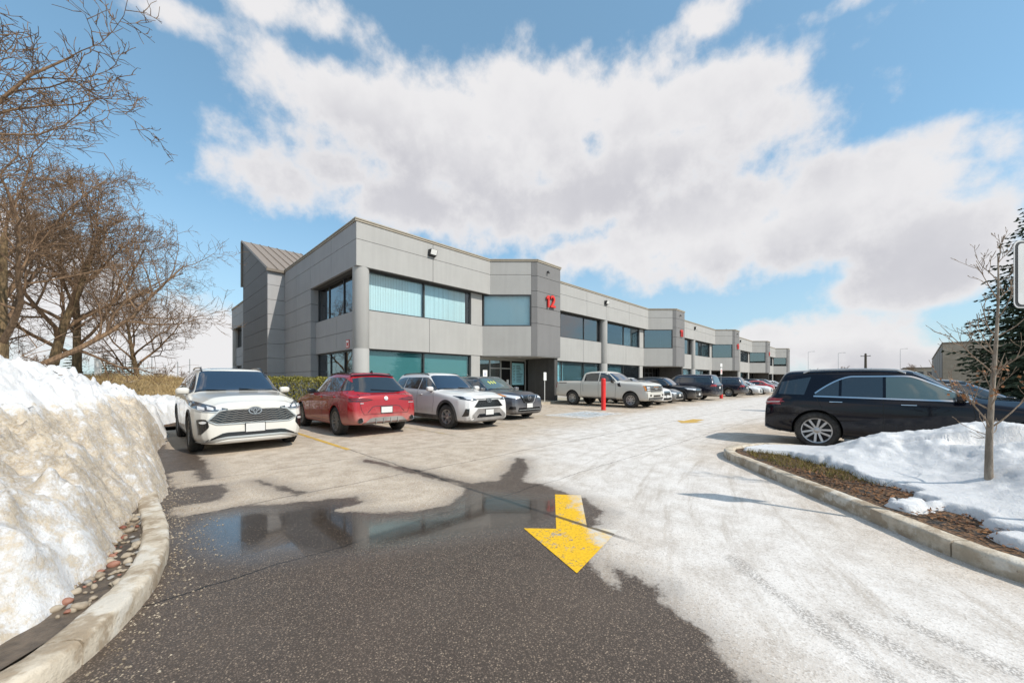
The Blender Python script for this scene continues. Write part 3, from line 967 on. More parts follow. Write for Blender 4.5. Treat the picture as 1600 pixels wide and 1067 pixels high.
mat('line_faint', fn=paint_fn((.50, .38, .20), .46))
mat('paint_white', fn=paint_fn((.66, .65, .63), .50))
mat('paint_blue', fn=paint_fn((.50, .575, .63), .50))
def sheet(name, pts, z, m, parent=None, label=None):
    o = mesh_obj(name, [(x, y, z) for x, y in pts], [tuple(range(len(pts)))], m, parent)
    if parent is None:
        tag(o, kind='structure')
    return o
MK = tag(empty('painted_markings'), kind='structure')
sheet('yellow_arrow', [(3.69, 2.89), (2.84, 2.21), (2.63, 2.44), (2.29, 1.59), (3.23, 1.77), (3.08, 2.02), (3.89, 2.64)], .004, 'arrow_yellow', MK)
sheet('yellow_arrow', [(14.6, 4.95), (13.7, 4.95), (13.7, 5.2), (12.9, 4.75), (13.7, 4.3), (13.7, 4.55), (14.6, 4.55)], .004, 'line_yellow', MK)
for k, xx in enumerate([3.1, 5.85, 8.6, 11.5, 15.9, 17.7, 20.55, 23.3, 26.0, 28.8, 32.2, 35.0, 37, 40, 42.6, 45.3, 48, 51]):
    sheet('stall_line', [(xx - .05, 7.8), (xx + .05, 7.8), (xx + .05, 14.2), (xx - .05, 14.2)], .004, 'line_yellow' if k == 0 else 'line_faint', MK)
for k, xx in enumerate([9.65, 12.4, 15.2, 18, 20.8, 23.6, 26.4]):
    sheet('stall_line', [(xx - .05, -3.4), (xx + .05, -3.4), (xx + .05, 2.0), (xx - .05, 2.0)], .004, 'line_faint', MK)
# accessible stall: blue field, white border, wheelchair symbol
sheet('stall_border', [(11.9, 7.9), (15.0, 7.9), (15.0, 9.9), (11.9, 9.9)], .004, 'paint_white', MK)
sheet('stall_field', [(12.55, 8.15), (14.45, 8.15), (14.45, 9.65), (12.55, 9.65)], .008, 'paint_blue', MK)
wc = MB()
ring = []
for k in range(20):
    a = R(150 + k * 240 / 19)
    ring.append((math.cos(a), math.sin(a)))
for (a, b), (c_, d) in zip(ring, ring[1:]):
    wc.add([(13.5 + a * .36, 8.68 + b * .36, .012), (13.5 + c_ * .36, 8.68 + d * .36, .012), (13.5 + c_ * .28, 8.68 + d * .28, .012), (13.5 + a * .28, 8.68 + b * .28, .012)], [(3, 2, 1, 0)])
wc.add([(13.36, 8.75, .012), (13.46, 8.75, .012), (13.46, 9.2, .012), (13.36, 9.2, .012)], [(0, 1, 2, 3)])
wc.add([(13.46, 8.78, .012), (13.8, 8.78, .012), (13.8, 8.88, .012), (13.46, 8.88, .012)], [(0, 1, 2, 3)])
wc.add([(13.74, 8.4, .012), (13.84, 8.4, .012), (13.84, 8.775, .012), (13.74, 8.775, .012)], [(0, 1, 2, 3)])
wc.add([(13.41 + .09 * math.cos(R(a)), 9.33 + .09 * math.sin(R(a)), .012) for a in range(0, 360, 30)], [tuple(range(12))])
wc.build('wheelchair_symbol', 'paint_white', MK)['kind'] = 'stuff'

# ---- sidewalk in front of the building
SW = tag(empty('sidewalk'), kind='structure')
xx = 6.9
while xx < 112:
    w = 1.8 if xx < 60 else 6
    mb = MB().box((xx + .006, 14.66, -.02), (xx + w - .006, 17.95, .13))
    mb.build('sidewalk_slab', 'concrete', SW)
    mb = MB().prism([(xx + .004, 14.45), (xx + w - .004, 14.45), (xx + w - .004, 14.648), (xx + .004, 14.648)], -.02, .14)
    mb.build('kerb_stone', 'concrete', SW)
    xx += w

# ---- kerbs of concrete, cast in lengths
def smooth_path(pts, n=8):
    pts = [Vector(p) for p in pts]
    out = []
    for i in range(len(pts) - 1):
        p0, p1, p2, p3 = pts[max(i - 1, 0)], pts[i], pts[i + 1], pts[min(i + 2, len(pts) - 1)]
        for k in range(n):
            t = k / n
            out.append(.5 * ((2 * p1) + (p2 - p0) * t + (2 * p0 - 5 * p1 + 4 * p2 - p3) * t * t + (3 * p1 - p0 - 3 * p2 + p3) * t ** 3))
    out.append(pts[-1])
    return out
def kerb_piece(path, parent, w=.17, h=.135, rnd=None):
    prof = [(0, -.02), (0, h - .025), (.012, h - .006), (.03, h), (w - .03, h), (w - .01, h - .008), (w, h - .03), (w, -.02)]
    v, f = [], []
    m = len(prof)
    for i, p in enumerate(path):
        d = (path[min(i + 1, len(path) - 1)] - path[max(i - 1, 0)]).normalized()
        n = Vector((-d.y, d.x))
        for o, z in prof:
            j = mnoise.noise((p.x * 4, p.y * 4, o * 30 + z * 20)) * .008 + mnoise.noise((p.x * 19, p.y * 19, o * 60 + z * 50)) * .006
            q = p + n * (o + j)
            v.append((q.x, q.y, z + j * .8 if z > 0 else z))
    for i in range(len(path) - 1):
        for k in range(m - 1):
            a = i * m + k
            f.append((a, a + 1, a + m + 1, a + m))
    f.append(tuple(range(m)))
    f.append(tuple(range((len(path) - 1) * m + m - 1, (len(path) - 1) * m - 1, -1)))
    bm_ = MB().add(v, f)
    return bm_.build('kerb_stone', 'kerb', parent, smooth=True, angle=50)
def kerb_fn(t, b):
    p = t.pos()
    n = t.noise(p, 7, 6, .65)
    f = t.noise(p, 45, 4, .7)
    c1 = t.mix(t.ss(n, .3, .7), (.37, .305, .225), (.60, .53, .43))
    c1 = t.mix(t.m('MULTIPLY', t.ss(t.noise(p, 2.2, 5, .7), .52, .60), .7), c1, (.27, .20, .13))
    c1 = t.mix(t.ss(f, .62, .74), c1, (.2, .16, .12))
    c1 = t.mix(t.m('MULTIPLY', t.ss(t.noise(p, 3.1, 4, .6), .56, .62), .6), c1, (.66, .63, .57))
    t.put(b.inputs['Base Color'], c1)
    b.inputs['Roughness'].default_value = .85
    t.put(b.inputs['Normal'], t.bump(t.m('ADD', f, n), .7, .012))
mat('kerb', fn=kerb_fn)
def kerb(name, pts, cuts, parent_kind='structure'):
    K = tag(empty(name), kind='structure')
    path = smooth_path(pts, 14)
    # lengths between cuts (distance along the path)
    acc = [0]
    for a, b in zip(path, path[1:]):
        acc.append(acc[-1] + (b - a).length)
    cuts = [0] + cuts + [acc[-1]]
    def at(s):
        for i in range(len(acc) - 1):
            if acc[i + 1] >= s:
                t = (s - acc[i]) / max(1e-9, acc[i + 1] - acc[i])
                return path[i].lerp(path[i + 1], t)
        return path[-1]
    for c0, c1 in zip(cuts, cuts[1:]):
        n = max(4, int((c1 - c0) / .06))
        kerb_piece([at(c0 + .006 + (c1 - c0 - .012) * k / n) for k in range(n + 1)], K)
    return K
# left kerb bends away at the near end; right kerb edges the planted island
kerb('kerb_by_snow_bank', [(-1.6, 2.35), (-.9, 2.45), (-.5, 2.56), (-.26, 2.72), (-.05, 3.1), (.10, 3.55), (.18, 4.0), (.21, 4.41), (.21, 4.91), (.19, 5.57), (.18, 7.0), (.18, 10), (.18, 14.4)], [1.55, 3.4, 5.9])
ISL = [(9.35, -9), (9.35, -1), (9.3, 1.1), (8.9, 1.75), (8.2, 1.98), (7.66, 1.84), (7.2, 1.48), (6.37, .81), (5.91, .42), (5.27, -.11), (4.78, -.5), (4.55, -.75), (4.25, -1.3), (4.1, -2.2), (4.1, -9)]
kerb('kerb_of_island', [p for p in reversed(ISL)], [6.9, 8.7, 10.98, 12.3, 14])
def mulch_fn(t, b):
    p = t.pos()
    n = t.noise(p, 6, 6, .7)
    f = t.voronoi(p, 38, out='Color')
    c1 = t.mix(t.sep(f)[0], (.05, .028, .016), (.20, .105, .045))
    c1 = t.mix(t.ss(n, .5, .6), c1, (.03, .026, .022))
    t.put(b.inputs['Base Color'], c1)
    b.inputs['Roughness'].default_value = .85
    t.put(b.inputs['Normal'], t.bump(t.voronoi(p, 30), 1.0, .03))
mat('mulch', fn=mulch_fn)
isl_in = [(x, y) for x, y in ISL]
me_ = MB().add([(x, y, .10) for x, y in isl_in], [tuple(range(len(isl_in)))])
tag(me_.build('planting_bed', 'mulch'), kind='structure')

# ---- snow
def snow_fn(t, b):
    p = t.pos()
    dirt_a = t.attr('dirt')
    n1 = t.noise(p, 2.3, 7, .68)
    n2 = t.noise(p, 11, 6, .7)
    n3 = t.noise(p, 48, 6, .75)
    d = t.m('ADD', dirt_a, t.m('ADD', t.m('MULTIPLY', t.m('SUBTRACT', n1, .5), 1.7), t.m('MULTIPLY', t.m('SUBTRACT', n2, .5), 2.9)))
    dirt = t.ss(d, .25, 1.0)
    tan = t.mix(t.ss(n2, .35, .65), (.28, .212, .138), (.57, .48, .36))
    tan = t.mix(t.ss(n3, .58, .70), tan, (.19, .135, .085))
    c1 = t.mix(t.m('MULTIPLY', dirt, t.ss(n3, .70, .40, .5, 1.0)), (.72, .72, .725), tan)
    c1 = t.mix(t.m('MULTIPLY', t.ss(t.noise(p, 85, 2, .5), .70, .76), .5), c1, (.13, .10, .07))
    t.put(b.inputs['Base Color'], c1)
    t.put(b.inputs['Roughness'], t.fmix(dirt, .45, .8))
    b.inputs['Subsurface Weight'].default_value = .12
    b.inputs['Subsurface Radius'].default_value = (.05, .06, .08)
    b.inputs['Subsurface Scale'].default_value = .3
    h = t.m('ADD', t.m('MULTIPLY', n2, .6), t.m('MULTIPLY', n3, .4))
    t.put(b.inputs['Normal'], t.bump(h, .8, .035))
mat('snow', fn=snow_fn)
EDGE = [(-9, -2.2), (2.2, -.95), (2.7, -.58), (3.3, -.28), (4.0, -.12), (4.7, -.06), (5.3, .02), (5.8, .10), (6.5, .24), (8, .22), (10, .22), (11.5, .50), (13.2, .58), (15.5, .62), (17.0, 1.6), (19, 3.0), (23, 3.6), (26, 3.6)]
HC = [(-9, .2), (1.8, .35), (2.6, .9), (3.4, 1.45), (4.5, 1.78), (7, 1.86), (10, 1.80), (12.0, 1.62), (13.5, 1.40), (15.5, 1.10), (18, .85), (21, .75), (24, .5), (26, .1)]
def bank_z(X, Y):
    e = np.interp(Y, [a for a, b in EDGE], [b for a, b in EDGE])
    e = e + (fbm(Y * 1.3, Y * 0 + 3, 4) - .5) * .32 + (fbm(X * 3, Y * 5, 3) - .5) * .12
    hc = np.interp(Y, [a for a, b in HC], [b for a, b in HC]) * .94
    t = np.maximum(e - X, 0)
    steep = np.interp(Y, [3, 4.5, 6.0, 9], [.85, .85, .62, .55])
    h = hc * (1 - np.exp(-(t / steep) ** 1.05))
    h *= 1 - .25 * sstep((t - 3.2) / 3)
    k = np.clip(h * 2.2, 0, 1)
    h = h + k * ((fbm(X * .9, Y * .9, 4) - .5) * .62 + (fbm(X * 3.1, Y * 3.1, 5) - .5) * .34 - np.abs(fbm(X * 5 + 5, Y * 5, 4) - .5) * .18 + (fbm(X * 14, Y * 14, 4) - .5) * .11 + np.maximum(fbm(X * 11 + 2, Y * 11 + 7, 3) - .58, 0) * .35)
    return np.where(e - X > 0, h, -.05) + .015
def bank_dirt(X, Y, Z):
    hc = np.interp(Y, [a for a, b in HC], [b for a, b in HC])
    q = Z / np.maximum(hc, .2)
    d = .92 - 1.8 * sstep((q - .55) / .28) - .7 * (fbm(X * 1.1 + 3, Y * .55, 4) - .5)
    d = np.where(Y < 5.2, d - .30 * sstep((4.5 - Y) / 1.3) * (1 - .5 * sstep((.12 - Z) / .1)), d)
    d = d - .55 * sstep((Y - 10.0) / 3)
    return d
xs = np.concatenate([np.arange(-9, -3.2, .22), np.arange(-3.2, .8, .03), np.arange(.8, 4.0, .15)])
ys = np.concatenate([np.arange(1.6, 8, .032), np.arange(8, 14, .06), np.arange(14, 26, .15)])
o = grid_obj('snow_bank', xs, ys, bank_z, 'snow', {'dirt': bank_dirt})
tag(o, 'tall ploughed snow bank streaked with tan dirt, beside the bare trees', 'snow bank', kind='stuff')
MND = [(8.4, -.70, .75, .75, .38), (7.5, -1.5, .9, .8, .34), (8.7, -1.9, .7, 1.2, .42), (6.6, -1.9, 1.1, .9, .20), (8.3, .25, .7, .6, .20), (5.9, -2.6, 1.2, 1.2, .22), (7.8, -4.2, 1.3, 1.6, .45)]
def mound_z(X, Y):
    h = np.zeros(X.shape)
    for cx, cy_, rx, ry, a in MND:
        h += a * np.exp(-((X - cx) / rx) ** 2 - ((Y - cy_) / ry) ** 2)
    k = np.clip(h * 3, 0, 1)
    d = sdf(X, Y, ISL)
    h = h + k * ((fbm(X * 1.7, Y * 1.7 + 9, 4) - .5) * .26 + (fbm(X * 5, Y * 5, 4) - .5) * .13 + (fbm(X * 19, Y * 19, 3) - .5) * .03)
    lim = (d - .42 - .55 * sstep((X - 5.6) / 1.6) - (fbm(X * 1.6 + 4, Y * 1.6, 4) - .5) * 1.1) * .75
    east = np.where(X > 8.1, 1, 0)
    lim = np.where(east, (d - .12) * 1.2, lim)
    h = np.minimum(h + .05, np.sign(lim) * np.abs(lim) ** .8)
    return np.maximum(h, -.2) + .115
o = grid_obj('snow_mound', np.arange(4.1, 9.4, .03), np.arange(-6.5, 2.0, .03), mound_z, 'snow', {'dirt': lambda X, Y, Z: -.50 + .6 * (fbm(X * 2 + 8, Y * 2, 4) - .45) + .75 * sstep((.22 - Z) / .1) * (X > 7.2)})
tag(o, 'low clean white snow mound around the thin young tree in the island', 'snow mound', kind='stuff')

# ---- pebbles between the left kerb and the bank
mat('pebble', fn=speckle((.20, .15, .10), (.42, .36, .28), 9, .7, .3, 3.0, 60))
mat('pebble_red', fn=speckle((.20, .07, .045), (.32, .16, .11), 9, .6, .3, 3.0, 60))
mat('pebble_grey', fn=speckle((.12, .12, .12), (.36, .34, .31), 9, .6, .3, 3.0, 60))
mat('silt', fn=speckle((.05, .038, .028), (.14, .105, .075), 16, .55, .6, 2.0, 50, .015))
vb = tag(mesh_obj('verge', [(-14, 2.35, .085), (-.6, 2.7, .085), (-.1, 3.3, .085), (.1, 3.9, .085), (.19, 4.6, .085), (.19, 24, .085), (-14, 24, .085)], [tuple(range(7))], 'silt'), kind='structure')
def stone_mesh(seed):
    bm = bmesh.new()
    bmesh.ops.create_icosphere(bm, subdivisions=2, radius=1)
    for v in bm.verts:
        v.co *= 1 + mnoise.noise(v.co * 1.2 + Vector((seed * 7.1, 0, 0))) * .35
    me = bpy.data.meshes.new('stone')
    bm.to_mesh(me)
    bm.free()
    me.polygons.foreach_set('use_smooth', [True] * len(me.polygons))
    me.materials.append(MATS[('pebble', 'pebble', 'pebble_red', 'pebble_grey', 'pebble')[seed % 5]])
    return me
stones = [stone_mesh(k) for k in range(5)]
GV = tag(empty('gravel_bed', (-.02, 4.45, .085)), kind='structure')
rs = random.Random(11)
for k in range(230):
    yy = rs.uniform(3.3, 5.3)
    e1 = np.interp(yy, [3.3, 3.6, 4.0, 4.4, 5.4], [-.06, .04, .12, .15, .14])
    e0 = np.interp(yy, [a for a, b in EDGE], [b for a, b in EDGE]) - .1
    xx = rs.uniform(e0, e1 - .02)
    s = rs.choice((.012, .016, .02, .026, .032)) * rs.uniform(.7, 1.2)
    o = bpy.data.objects.new('stone', stones[rs.randrange(5)])
    COL.objects.link(o)
    o.parent = GV
    o.location = (xx + .02, yy - 4.45, s * .35)
    o.scale = (s, s * rs.uniform(.6, 1), s * rs.uniform(.5, .75))
    o.rotation_euler = (rs.uniform(-.3, .3), rs.uniform(-.3, .3), rs.uniform(0, 6.3))
# grit washed along the kerb
gr = MB()
for k in range(900):
    yy = rs.uniform(2.2, 7.2)
    xe = np.interp(yy, [2.2, 2.75, 3.15, 3.5, 3.9, 4.4, 5.6, 7.2], [-.3, -.2, -.03, .08, .17, .22, .21, .22])
    xx = xe + abs(rs.gauss(0, .16)) + .01
    s = rs.uniform(.003, .011)
    a = rs.uniform(0, 6.3)
    gr.add([(xx + s * math.cos(a + q), yy + s * math.sin(a + q) * .8, .001) for q in (0, 2.1, 4.2)] + [(xx, yy, s * .9)], [(0, 1, 3), (1, 2, 3), (2, 0, 3)])
tag(gr.build('kerb_grit', 'pebble'), 'pale grit scattered on wet asphalt along the left kerb', 'grit', kind='stuff')

# ---- berm of dead grass behind the parked white SUV
def berm_z(X, Y):
    h = 1.62 * np.exp(-((Y - 31) / 6.0) ** 2) * sstep((6.0 - X) / 5.0) * sstep((X + 22) / 9)
    return h + (fbm(X * .8, Y * .8, 4) - .5) * .35 * np.clip(h, 0, 1) - .02
def berm_fn(t, b):
    p = t.pos()
    n = t.noise(p, 1.2, 6, .7)
    f = t.noise(p, 16, 4, .7)
    c1 = t.mix(f, (.20, .135, .06), (.46, .34, .18))
    t.put(b.inputs['Base Color'], t.mix(t.ss(n, .60, .66), c1, (.74, .73, .72)))
    b.inputs['Roughness'].default_value = .95
    t.put(b.inputs['Normal'], t.bump(f, .9, .08))
mat('berm', fn=berm_fn)
o = grid_obj('grass_berm', np.arange(-24, 6, .35), np.arange(18, 48, .35), berm_z, 'berm')
tag(o, kind='structure')
# ------------------------------------------------------------------ cars
def paint(name, col, metal=0.0, dirt=.5, rough=.28, dust=(.42, .37, .32)):
    def fn(t, b):
        p = t.obj()
        x, y, z = t.sep(p)[:3]
        n = t.noise(p, 3.0, 6, .68)
        f = t.noise(p, 60, 3, .6)
        # road salt thrown up from the wheels
        d = t.m('ADD', t.ss(z, .95, .2), t.m('MULTIPLY', t.m('SUBTRACT', n, .5), 1.1))
        d = t.m('MULTIPLY', t.ss(d, .15, 1.0), dirt)
        d = t.m('ADD', d, t.m('MULTIPLY', t.ss(f, .55, .75), dirt * .12))
        t.put(b.inputs['Base Color'], t.mix(d, col, dust))
        t.put(b.inputs['Roughness'], t.fmix(d, rough, .75))
        b.inputs['Metallic'].default_value = metal
        t.put(b.inputs['Coat Weight'], t.m('MULTIPLY_ADD', d, -1.0, .55 if max(col) < .03 else .9, clamp=True))
        t.put(b.inputs['Normal'], t.bump(t.noise(p, 1.3, 2, .5), .03, .02))
    m_ = mat(name, fn=fn)
    if max(col) < .03:
        m_.node_tree.nodes['Principled BSDF'].inputs['Specular IOR Level'].default_value = .12
    return m_
paint('paint_pearl', (.66, .645, .60), 0, .32)
paint('paint_white_suv', (.68, .68, .68), 0, .40)
paint('paint_red', (.36, .006, .012), .15, .62, .25, (.44, .26, .22))
paint('paint_slate', (.075, .082, .105), .5, .35)
paint('paint_truck', (.60, .585, .54), 0, .36)
paint('paint_black', (.004, .005, .011), .0, .03, .14)
paint('paint_black2', (.014, .014, .016), .2, .35, .2)
paint('paint_navy', (.018, .022, .04), .3, .4, .2)
paint('paint_grey', (.10, .11, .12), .5, .35)
paint('paint_redfar', (.45, .02, .02), .1, .3)
mat('tyre', fn=speckle((.018, .017, .016), (.06, .055, .05), 20, .85, .4, 4.0, 70))
mat('rim', (.46, .46, .47), .3, .85)
mat('rim_dirty', (.24, .225, .21), .5, .5)
mat('rim_dark', (.03, .03, .032), .4, .5)
mat('cladding', fn=speckle((.030, .030, .031), (.10, .095, .09), 6, .7, .3, 2.0, 90))
mat('cladding_grey', fn=speckle((.16, .15, .145), (.27, .255, .24), 6, .7, .2, 2.0, 90))
mat('gloss_black', (.008, .008, .009), .12, 0, .6)
mat('car_glass', (.012, .017, .022), .02, 0, 1.0, 1.0)
mat('car_glass_blue', (.010, .022, .045), .02, 0, 1.0, 1.0)
mat('car_glass_green', (.075, .115, .115), .03, 0, 1.0, .8)
mat('chrome', (.72, .72, .73), .12, 1.0)
mat('emblem_metal', (.38, .38, .39), .28, .9)
mat('satin', (.55, .55, .54), .35, .8)
mat('head_lamp', (.10, .11, .13), .06, .5, 1.0)
mat('head_inner', (.75, .76, .78), .15, .3, 1.0)
mat('tail_lamp', (.30, .006, .010), .08, 0, 1.0)
mat('tail_dark', (.085, .012, .014), .08, .2, 1.0)
mat('amber', (.7, .25, .03), .15, 0, 1.0)
mat('plate', (.62, .62, .61), .4)
mat('seam', (.006, .006, .006), .7)
mat('white_gloss', (.75, .75, .73), .3)

def lerp_list(lst, x):
    if x <= lst[0][0]:
        return lst[0][1]
    for (a, p), (b, q) in zip(lst, lst[1:]):
        if x <= b:
            return p + (q - p) * (x - a) / (b - a)
    return lst[-1][1]
def resample(pts, n):
    pts = [Vector(p) for p in pts]
    acc = [0.0]
    for a, b in zip(pts, pts[1:]):
        acc.append(acc[-1] + (b - a).length)
    out, j = [], 0
    for k in range(n):
        s = acc[-1] * k / (n - 1)
        while j < len(acc) - 2 and acc[j + 1] < s:
            j += 1
        t = (s - acc[j]) / max(1e-9, acc[j + 1] - acc[j])
        out.append(pts[j].lerp(pts[j + 1], t))
    return out

class Car:
    def __init__(s, name, loc, rz, paintm, spec, label, cat='car', group='cars parked along the building', lod=0):
        s.root = empty(name, loc, rz)
        tag(s.root, label, cat, group)
        s.p = spec
        s.lod = lod
        s.paint = paintm
        s.body()
    # ---- body shell
    def body(s):
        p = s.p
        L, hw = p['L'], p['W'] / 2
        xs = sorted({round(x, 3) for k in ('top', 'wid', 'sho', 'und', 'rw') for x, _ in p[k]})
        secs = []
        for x in xs:
            zt, w, zs, zu = (lerp_list(p[k], x) for k in ('top', 'wid', 'sho', 'und'))
            w *= hw
            wr = lerp_list(p['rw'], x) * hw
            zs = min(zs, zt - .045)
            lean = lerp_list(p['lean'], x)
            h = zs - zu
            g = zt - zs
            e = min(.07, g * .45)
            ws = .955 * w
            wr = min(wr, ws - .02)
            prof = [(0, zu), (.5 * w, zu), (.90 * w, zu + .005), (.972 * w, zu + .09), (1.0 * w, zu + .40 * h), (.998 * w, zu + .72 * h), (.985 * w, zu + .90 * h),
                    (ws, zs), (ws + (wr - ws) * .25, zs + (g - e) * .25), (ws + (wr - ws) * .75, zs + (g - e) * .78), (wr, zt - e), (wr * .86, zt - e * .12), (wr * .45, zt + .012), (0, zt + .018)]
            secs.append([(x + lean * (z - .55), y, z) for y, z in prof])
        n = len(secs[0])
        ring = 2 * n - 2
        v, f = [], []
        for sc in secs:
            v += sc + [(x, -y, z) for x, y, z in sc[-2:0:-1]]
        for i in range(len(secs) - 1):
            for j in range(ring):
                a, b = i * ring + j, i * ring + (j + 1) % ring
                f.append((a, a + ring, b + ring, b))
        for base, flip in ((0, False), ((len(secs) - 1) * ring, True)):
            for j in range(n - 1):
                lo, hi = base + j, base + j + 1
                lo2 = base + (ring - j) % ring
                hi2 = base + (ring - j - 1) % ring
                q = [lo, hi, hi2, lo2]
                q = [q[i] for i in range(4) if q[i] not in q[:i]]
                if len(q) >= 3:
                    f.append(tuple(reversed(q)) if flip else tuple(q))
        me = bpy.data.meshes.new('body')
        me.from_pydata(v, [], f)
        ob = bpy.data.objects.new('body', me)
        COL.objects.link(ob)
        md = ob.modifiers.new('s', 'SUBSURF')
        md.levels = md.render_levels = 2 if s.lod < 2 else 1
        dg = bpy.context.evaluated_depsgraph_get()
        m1 = bpy.data.meshes.new_from_object(ob.evaluated_get(dg))
        bm = bmesh.new()
        bm.from_mesh(m1)
        bmesh.ops.recalc_face_normals(bm, faces=bm.faces)
        s.bvh = BVHTree.FromBMesh(bm)
        bm.to_mesh(m1)
        bm.free()
        ob.modifiers.clear()
        ob.data = m1
        # wheel wells
        r = p['r']
        cu = MB()
        for xa in (p['xf'], p['xr']):
            for sg in (1, -1):
                y0, y1 = sg * (hw - .36), sg * (hw + .3)
                R_ = r * p.get('arch', 1.13)
                ring_ = [(xa + R_ * math.cos(2 * math.pi * k / 40), r + .015 + R_ * math.sin(2 * math.pi * k / 40)) for k in range(40)]
                vv = [(a, y0, b) for a, b in ring_] + [(a, y1, b) for a, b in ring_]
                ff = [tuple(range(40)), tuple(range(79, 39, -1))] + [(k, 40 + k, 40 + (k + 1) % 40, (k + 1) % 40) for k in range(40)]
                cu.add(vv, ff)
        co = cu.build('cut', 'gloss_black')
        bm = bmesh.new()
        bm.from_mesh(co.data)
        bmesh.ops.recalc_face_normals(bm, faces=bm.faces)
        bm.to_mesh(co.data)
        bm.free()
        ob.data.materials.clear()
        ob.data.materials.append(MATS[s.paint])
        ob.data.materials.append(MATS['seam'])
        co.data.materials.clear()
        co.data.materials.append(MATS[s.paint])
        co.data.materials.append(MATS['seam'])
        co.data.polygons.foreach_set('material_index', [1] * len(co.data.polygons))
        md = ob.modifiers.new('b', 'BOOLEAN')
        md.operation = 'DIFFERENCE'
        md.object = co
        md.solver = 'EXACT'
        dg = bpy.context.evaluated_depsgraph_get()
        m2 = bpy.data.meshes.new_from_object(ob.evaluated_get(dg))
        bpy.data.objects.remove(co)
        ob.modifiers.clear()
        ob.data = m2
        m2.polygons.foreach_set('use_smooth', [True] * len(m2.polygons))
        m2.set_sharp_from_angle(angle=R(38))
        ob.parent = s.root
        ob.name = 'body'
        s.body_ob = ob
        # floor pan so that no light leaks under the shell
        for xa in (p['xf'], p['xr']):
            for sg in (1, -1):
                s.wheel(xa, sg)
    # ---- wheels
    def wheel(s, xa, sg):
        p = s.p
        key = ('wheel', p['r'], p['tw'], p.get('spokes', 5), p.get('twin', True), p.get('rimr', .66), p.get('rim', 'rim'), s.lod > 1)
        c = Car.cache.get(key)
        if c is None:
            r, tw, rr = p['r'], p['tw'], p['r'] * p.get('rimr', .66)
            n = 44 if s.lod < 2 else 24
            h = tw / 2
            prof = [(rr, -h * .80), (rr + .012, -h * .98), (rr + (r - rr) * .55, -h * 1.04), (r - .025, -h * .93), (r - .006, -h * .78), (r, -h * .5), (r, h * .5), (r - .006, h * .78), (r - .025, h * .93), (rr + (r - rr) * .55, h * 1.04), (rr + .012, h * .98), (rr, h * .80)]
            ty = MB().lathe(prof, n, 'y')
            if s.lod < 1:
                for k in range(64):           # tread blocks
                    a0, a1 = 2 * math.pi * k / 64, 2 * math.pi * (k + .62) / 64
                    for y0, y1 in ((-h * .74, -h * .30), (-h * .2, h * .2), (h * .30, h * .74)):
                        q = []
                        for rad in (r - .002, r + .007):
                            for a, y in ((a0, y0), (a1, y0), (a1, y1), (a0, y1)):
                                q.append((rad * math.cos(a), y, rad * math.sin(a)))
                        ty.add(q, [(4, 5, 6, 7), (0, 1, 5, 4), (1, 2, 6, 5), (2, 3, 7, 6), (3, 0, 4, 7)])
            t_me = ty.build('w', 'tyre', smooth=True, angle=30)
            rm = MB()
            rm.lathe([(rr + .004, h * .80), (rr - .004, h * .90), (rr - .022, h * .86), (rr - .028, h * .66), (rr - .035, h * .1), (rr - .035, -h * .7)], n, 'y')
            rm.cur = 1
            rm.lathe([(rr - .03, -h * .1), (.16, -h * .05), (.001, -h * .05)], n, 'y')
            rm.cur = 0
            ns = p.get('spokes', 5)
            R0, R1 = .035, rr - .02
            for k in range(ns):
                a = 2 * math.pi * k / ns + math.pi / 2
                offs = (-.046, .046) if p.get('twin', True) else (0.0,)
                wd = .025 if p.get('twin', True) else p.get('sw', .045)
                for o in offs:
                    ca, sa = math.cos(a), math.sin(a)
                    q = []
                    for rad, wi, yy in ((R0, wd * 1.0, h * .62), (R1, wd * 1.15, h * .80)):
                        lat = o * (rad / R1) * 1.15 + (o * .25 if p.get('twin', True) else 0)
                        for e, dy in ((-wi, -.035), (wi, -.035), (wi * .75, 0), (-wi * .75, 0)):
                            q.append((rad * ca - (lat + e) * sa, yy + dy, rad * sa + (lat + e) * ca))
                    rm.add(q, [(0, 1, 5, 4), (1, 2, 6, 5), (2, 3, 7, 6), (3, 0, 4, 7), (0, 3, 2, 1), (4, 5, 6, 7)])
            rm.lathe([(.001, h * .70), (.038, h * .70), (.052, h * .64), (.075, h * .60), (.08, h * .3)], 20, 'y')
            r_me = rm.build('r', [p.get('rim', 'rim'), 'rim_dark'], smooth=True, angle=30)
            # outward face is +y; a second mesh is mirrored for the right-hand side
            pair = []
            for q in (t_me, r_me):
                m1 = q.data
                m2 = m1.copy()
                m2.transform(Matrix.Scale(-1, 4, (0, 1, 0)))
                m2.flip_normals()
                bpy.data.objects.remove(q)
                pair.append((m1, m2))
            c = Car.cache[key] = pair
        i = 0 if sg > 0 else 1
        w = bpy.data.objects.new('wheel', c[0][i])
        rim = bpy.data.objects.new('rim', c[1][i])
        for o, par in ((w, s.root), (rim, w)):
            COL.objects.link(o)
            o.parent = par
        w.location = (xa, sg * (p['W'] / 2 - p['tw'] / 2 - p.get('inset', .015)), p['r'])
        w.rotation_euler = (0, random.uniform(0, 6), p.get('steer', 0) if xa == p['xf'] else 0)
    cache = {}
    # ---- surface patches laid on the shell
    DIR = {'L': Vector((0, -1, 0)), 'R': Vector((0, 1, 0)), 'F': Vector((-1, 0, 0)), 'B': Vector((1, 0, 0)), 'T': Vector((0, 0, -1))}
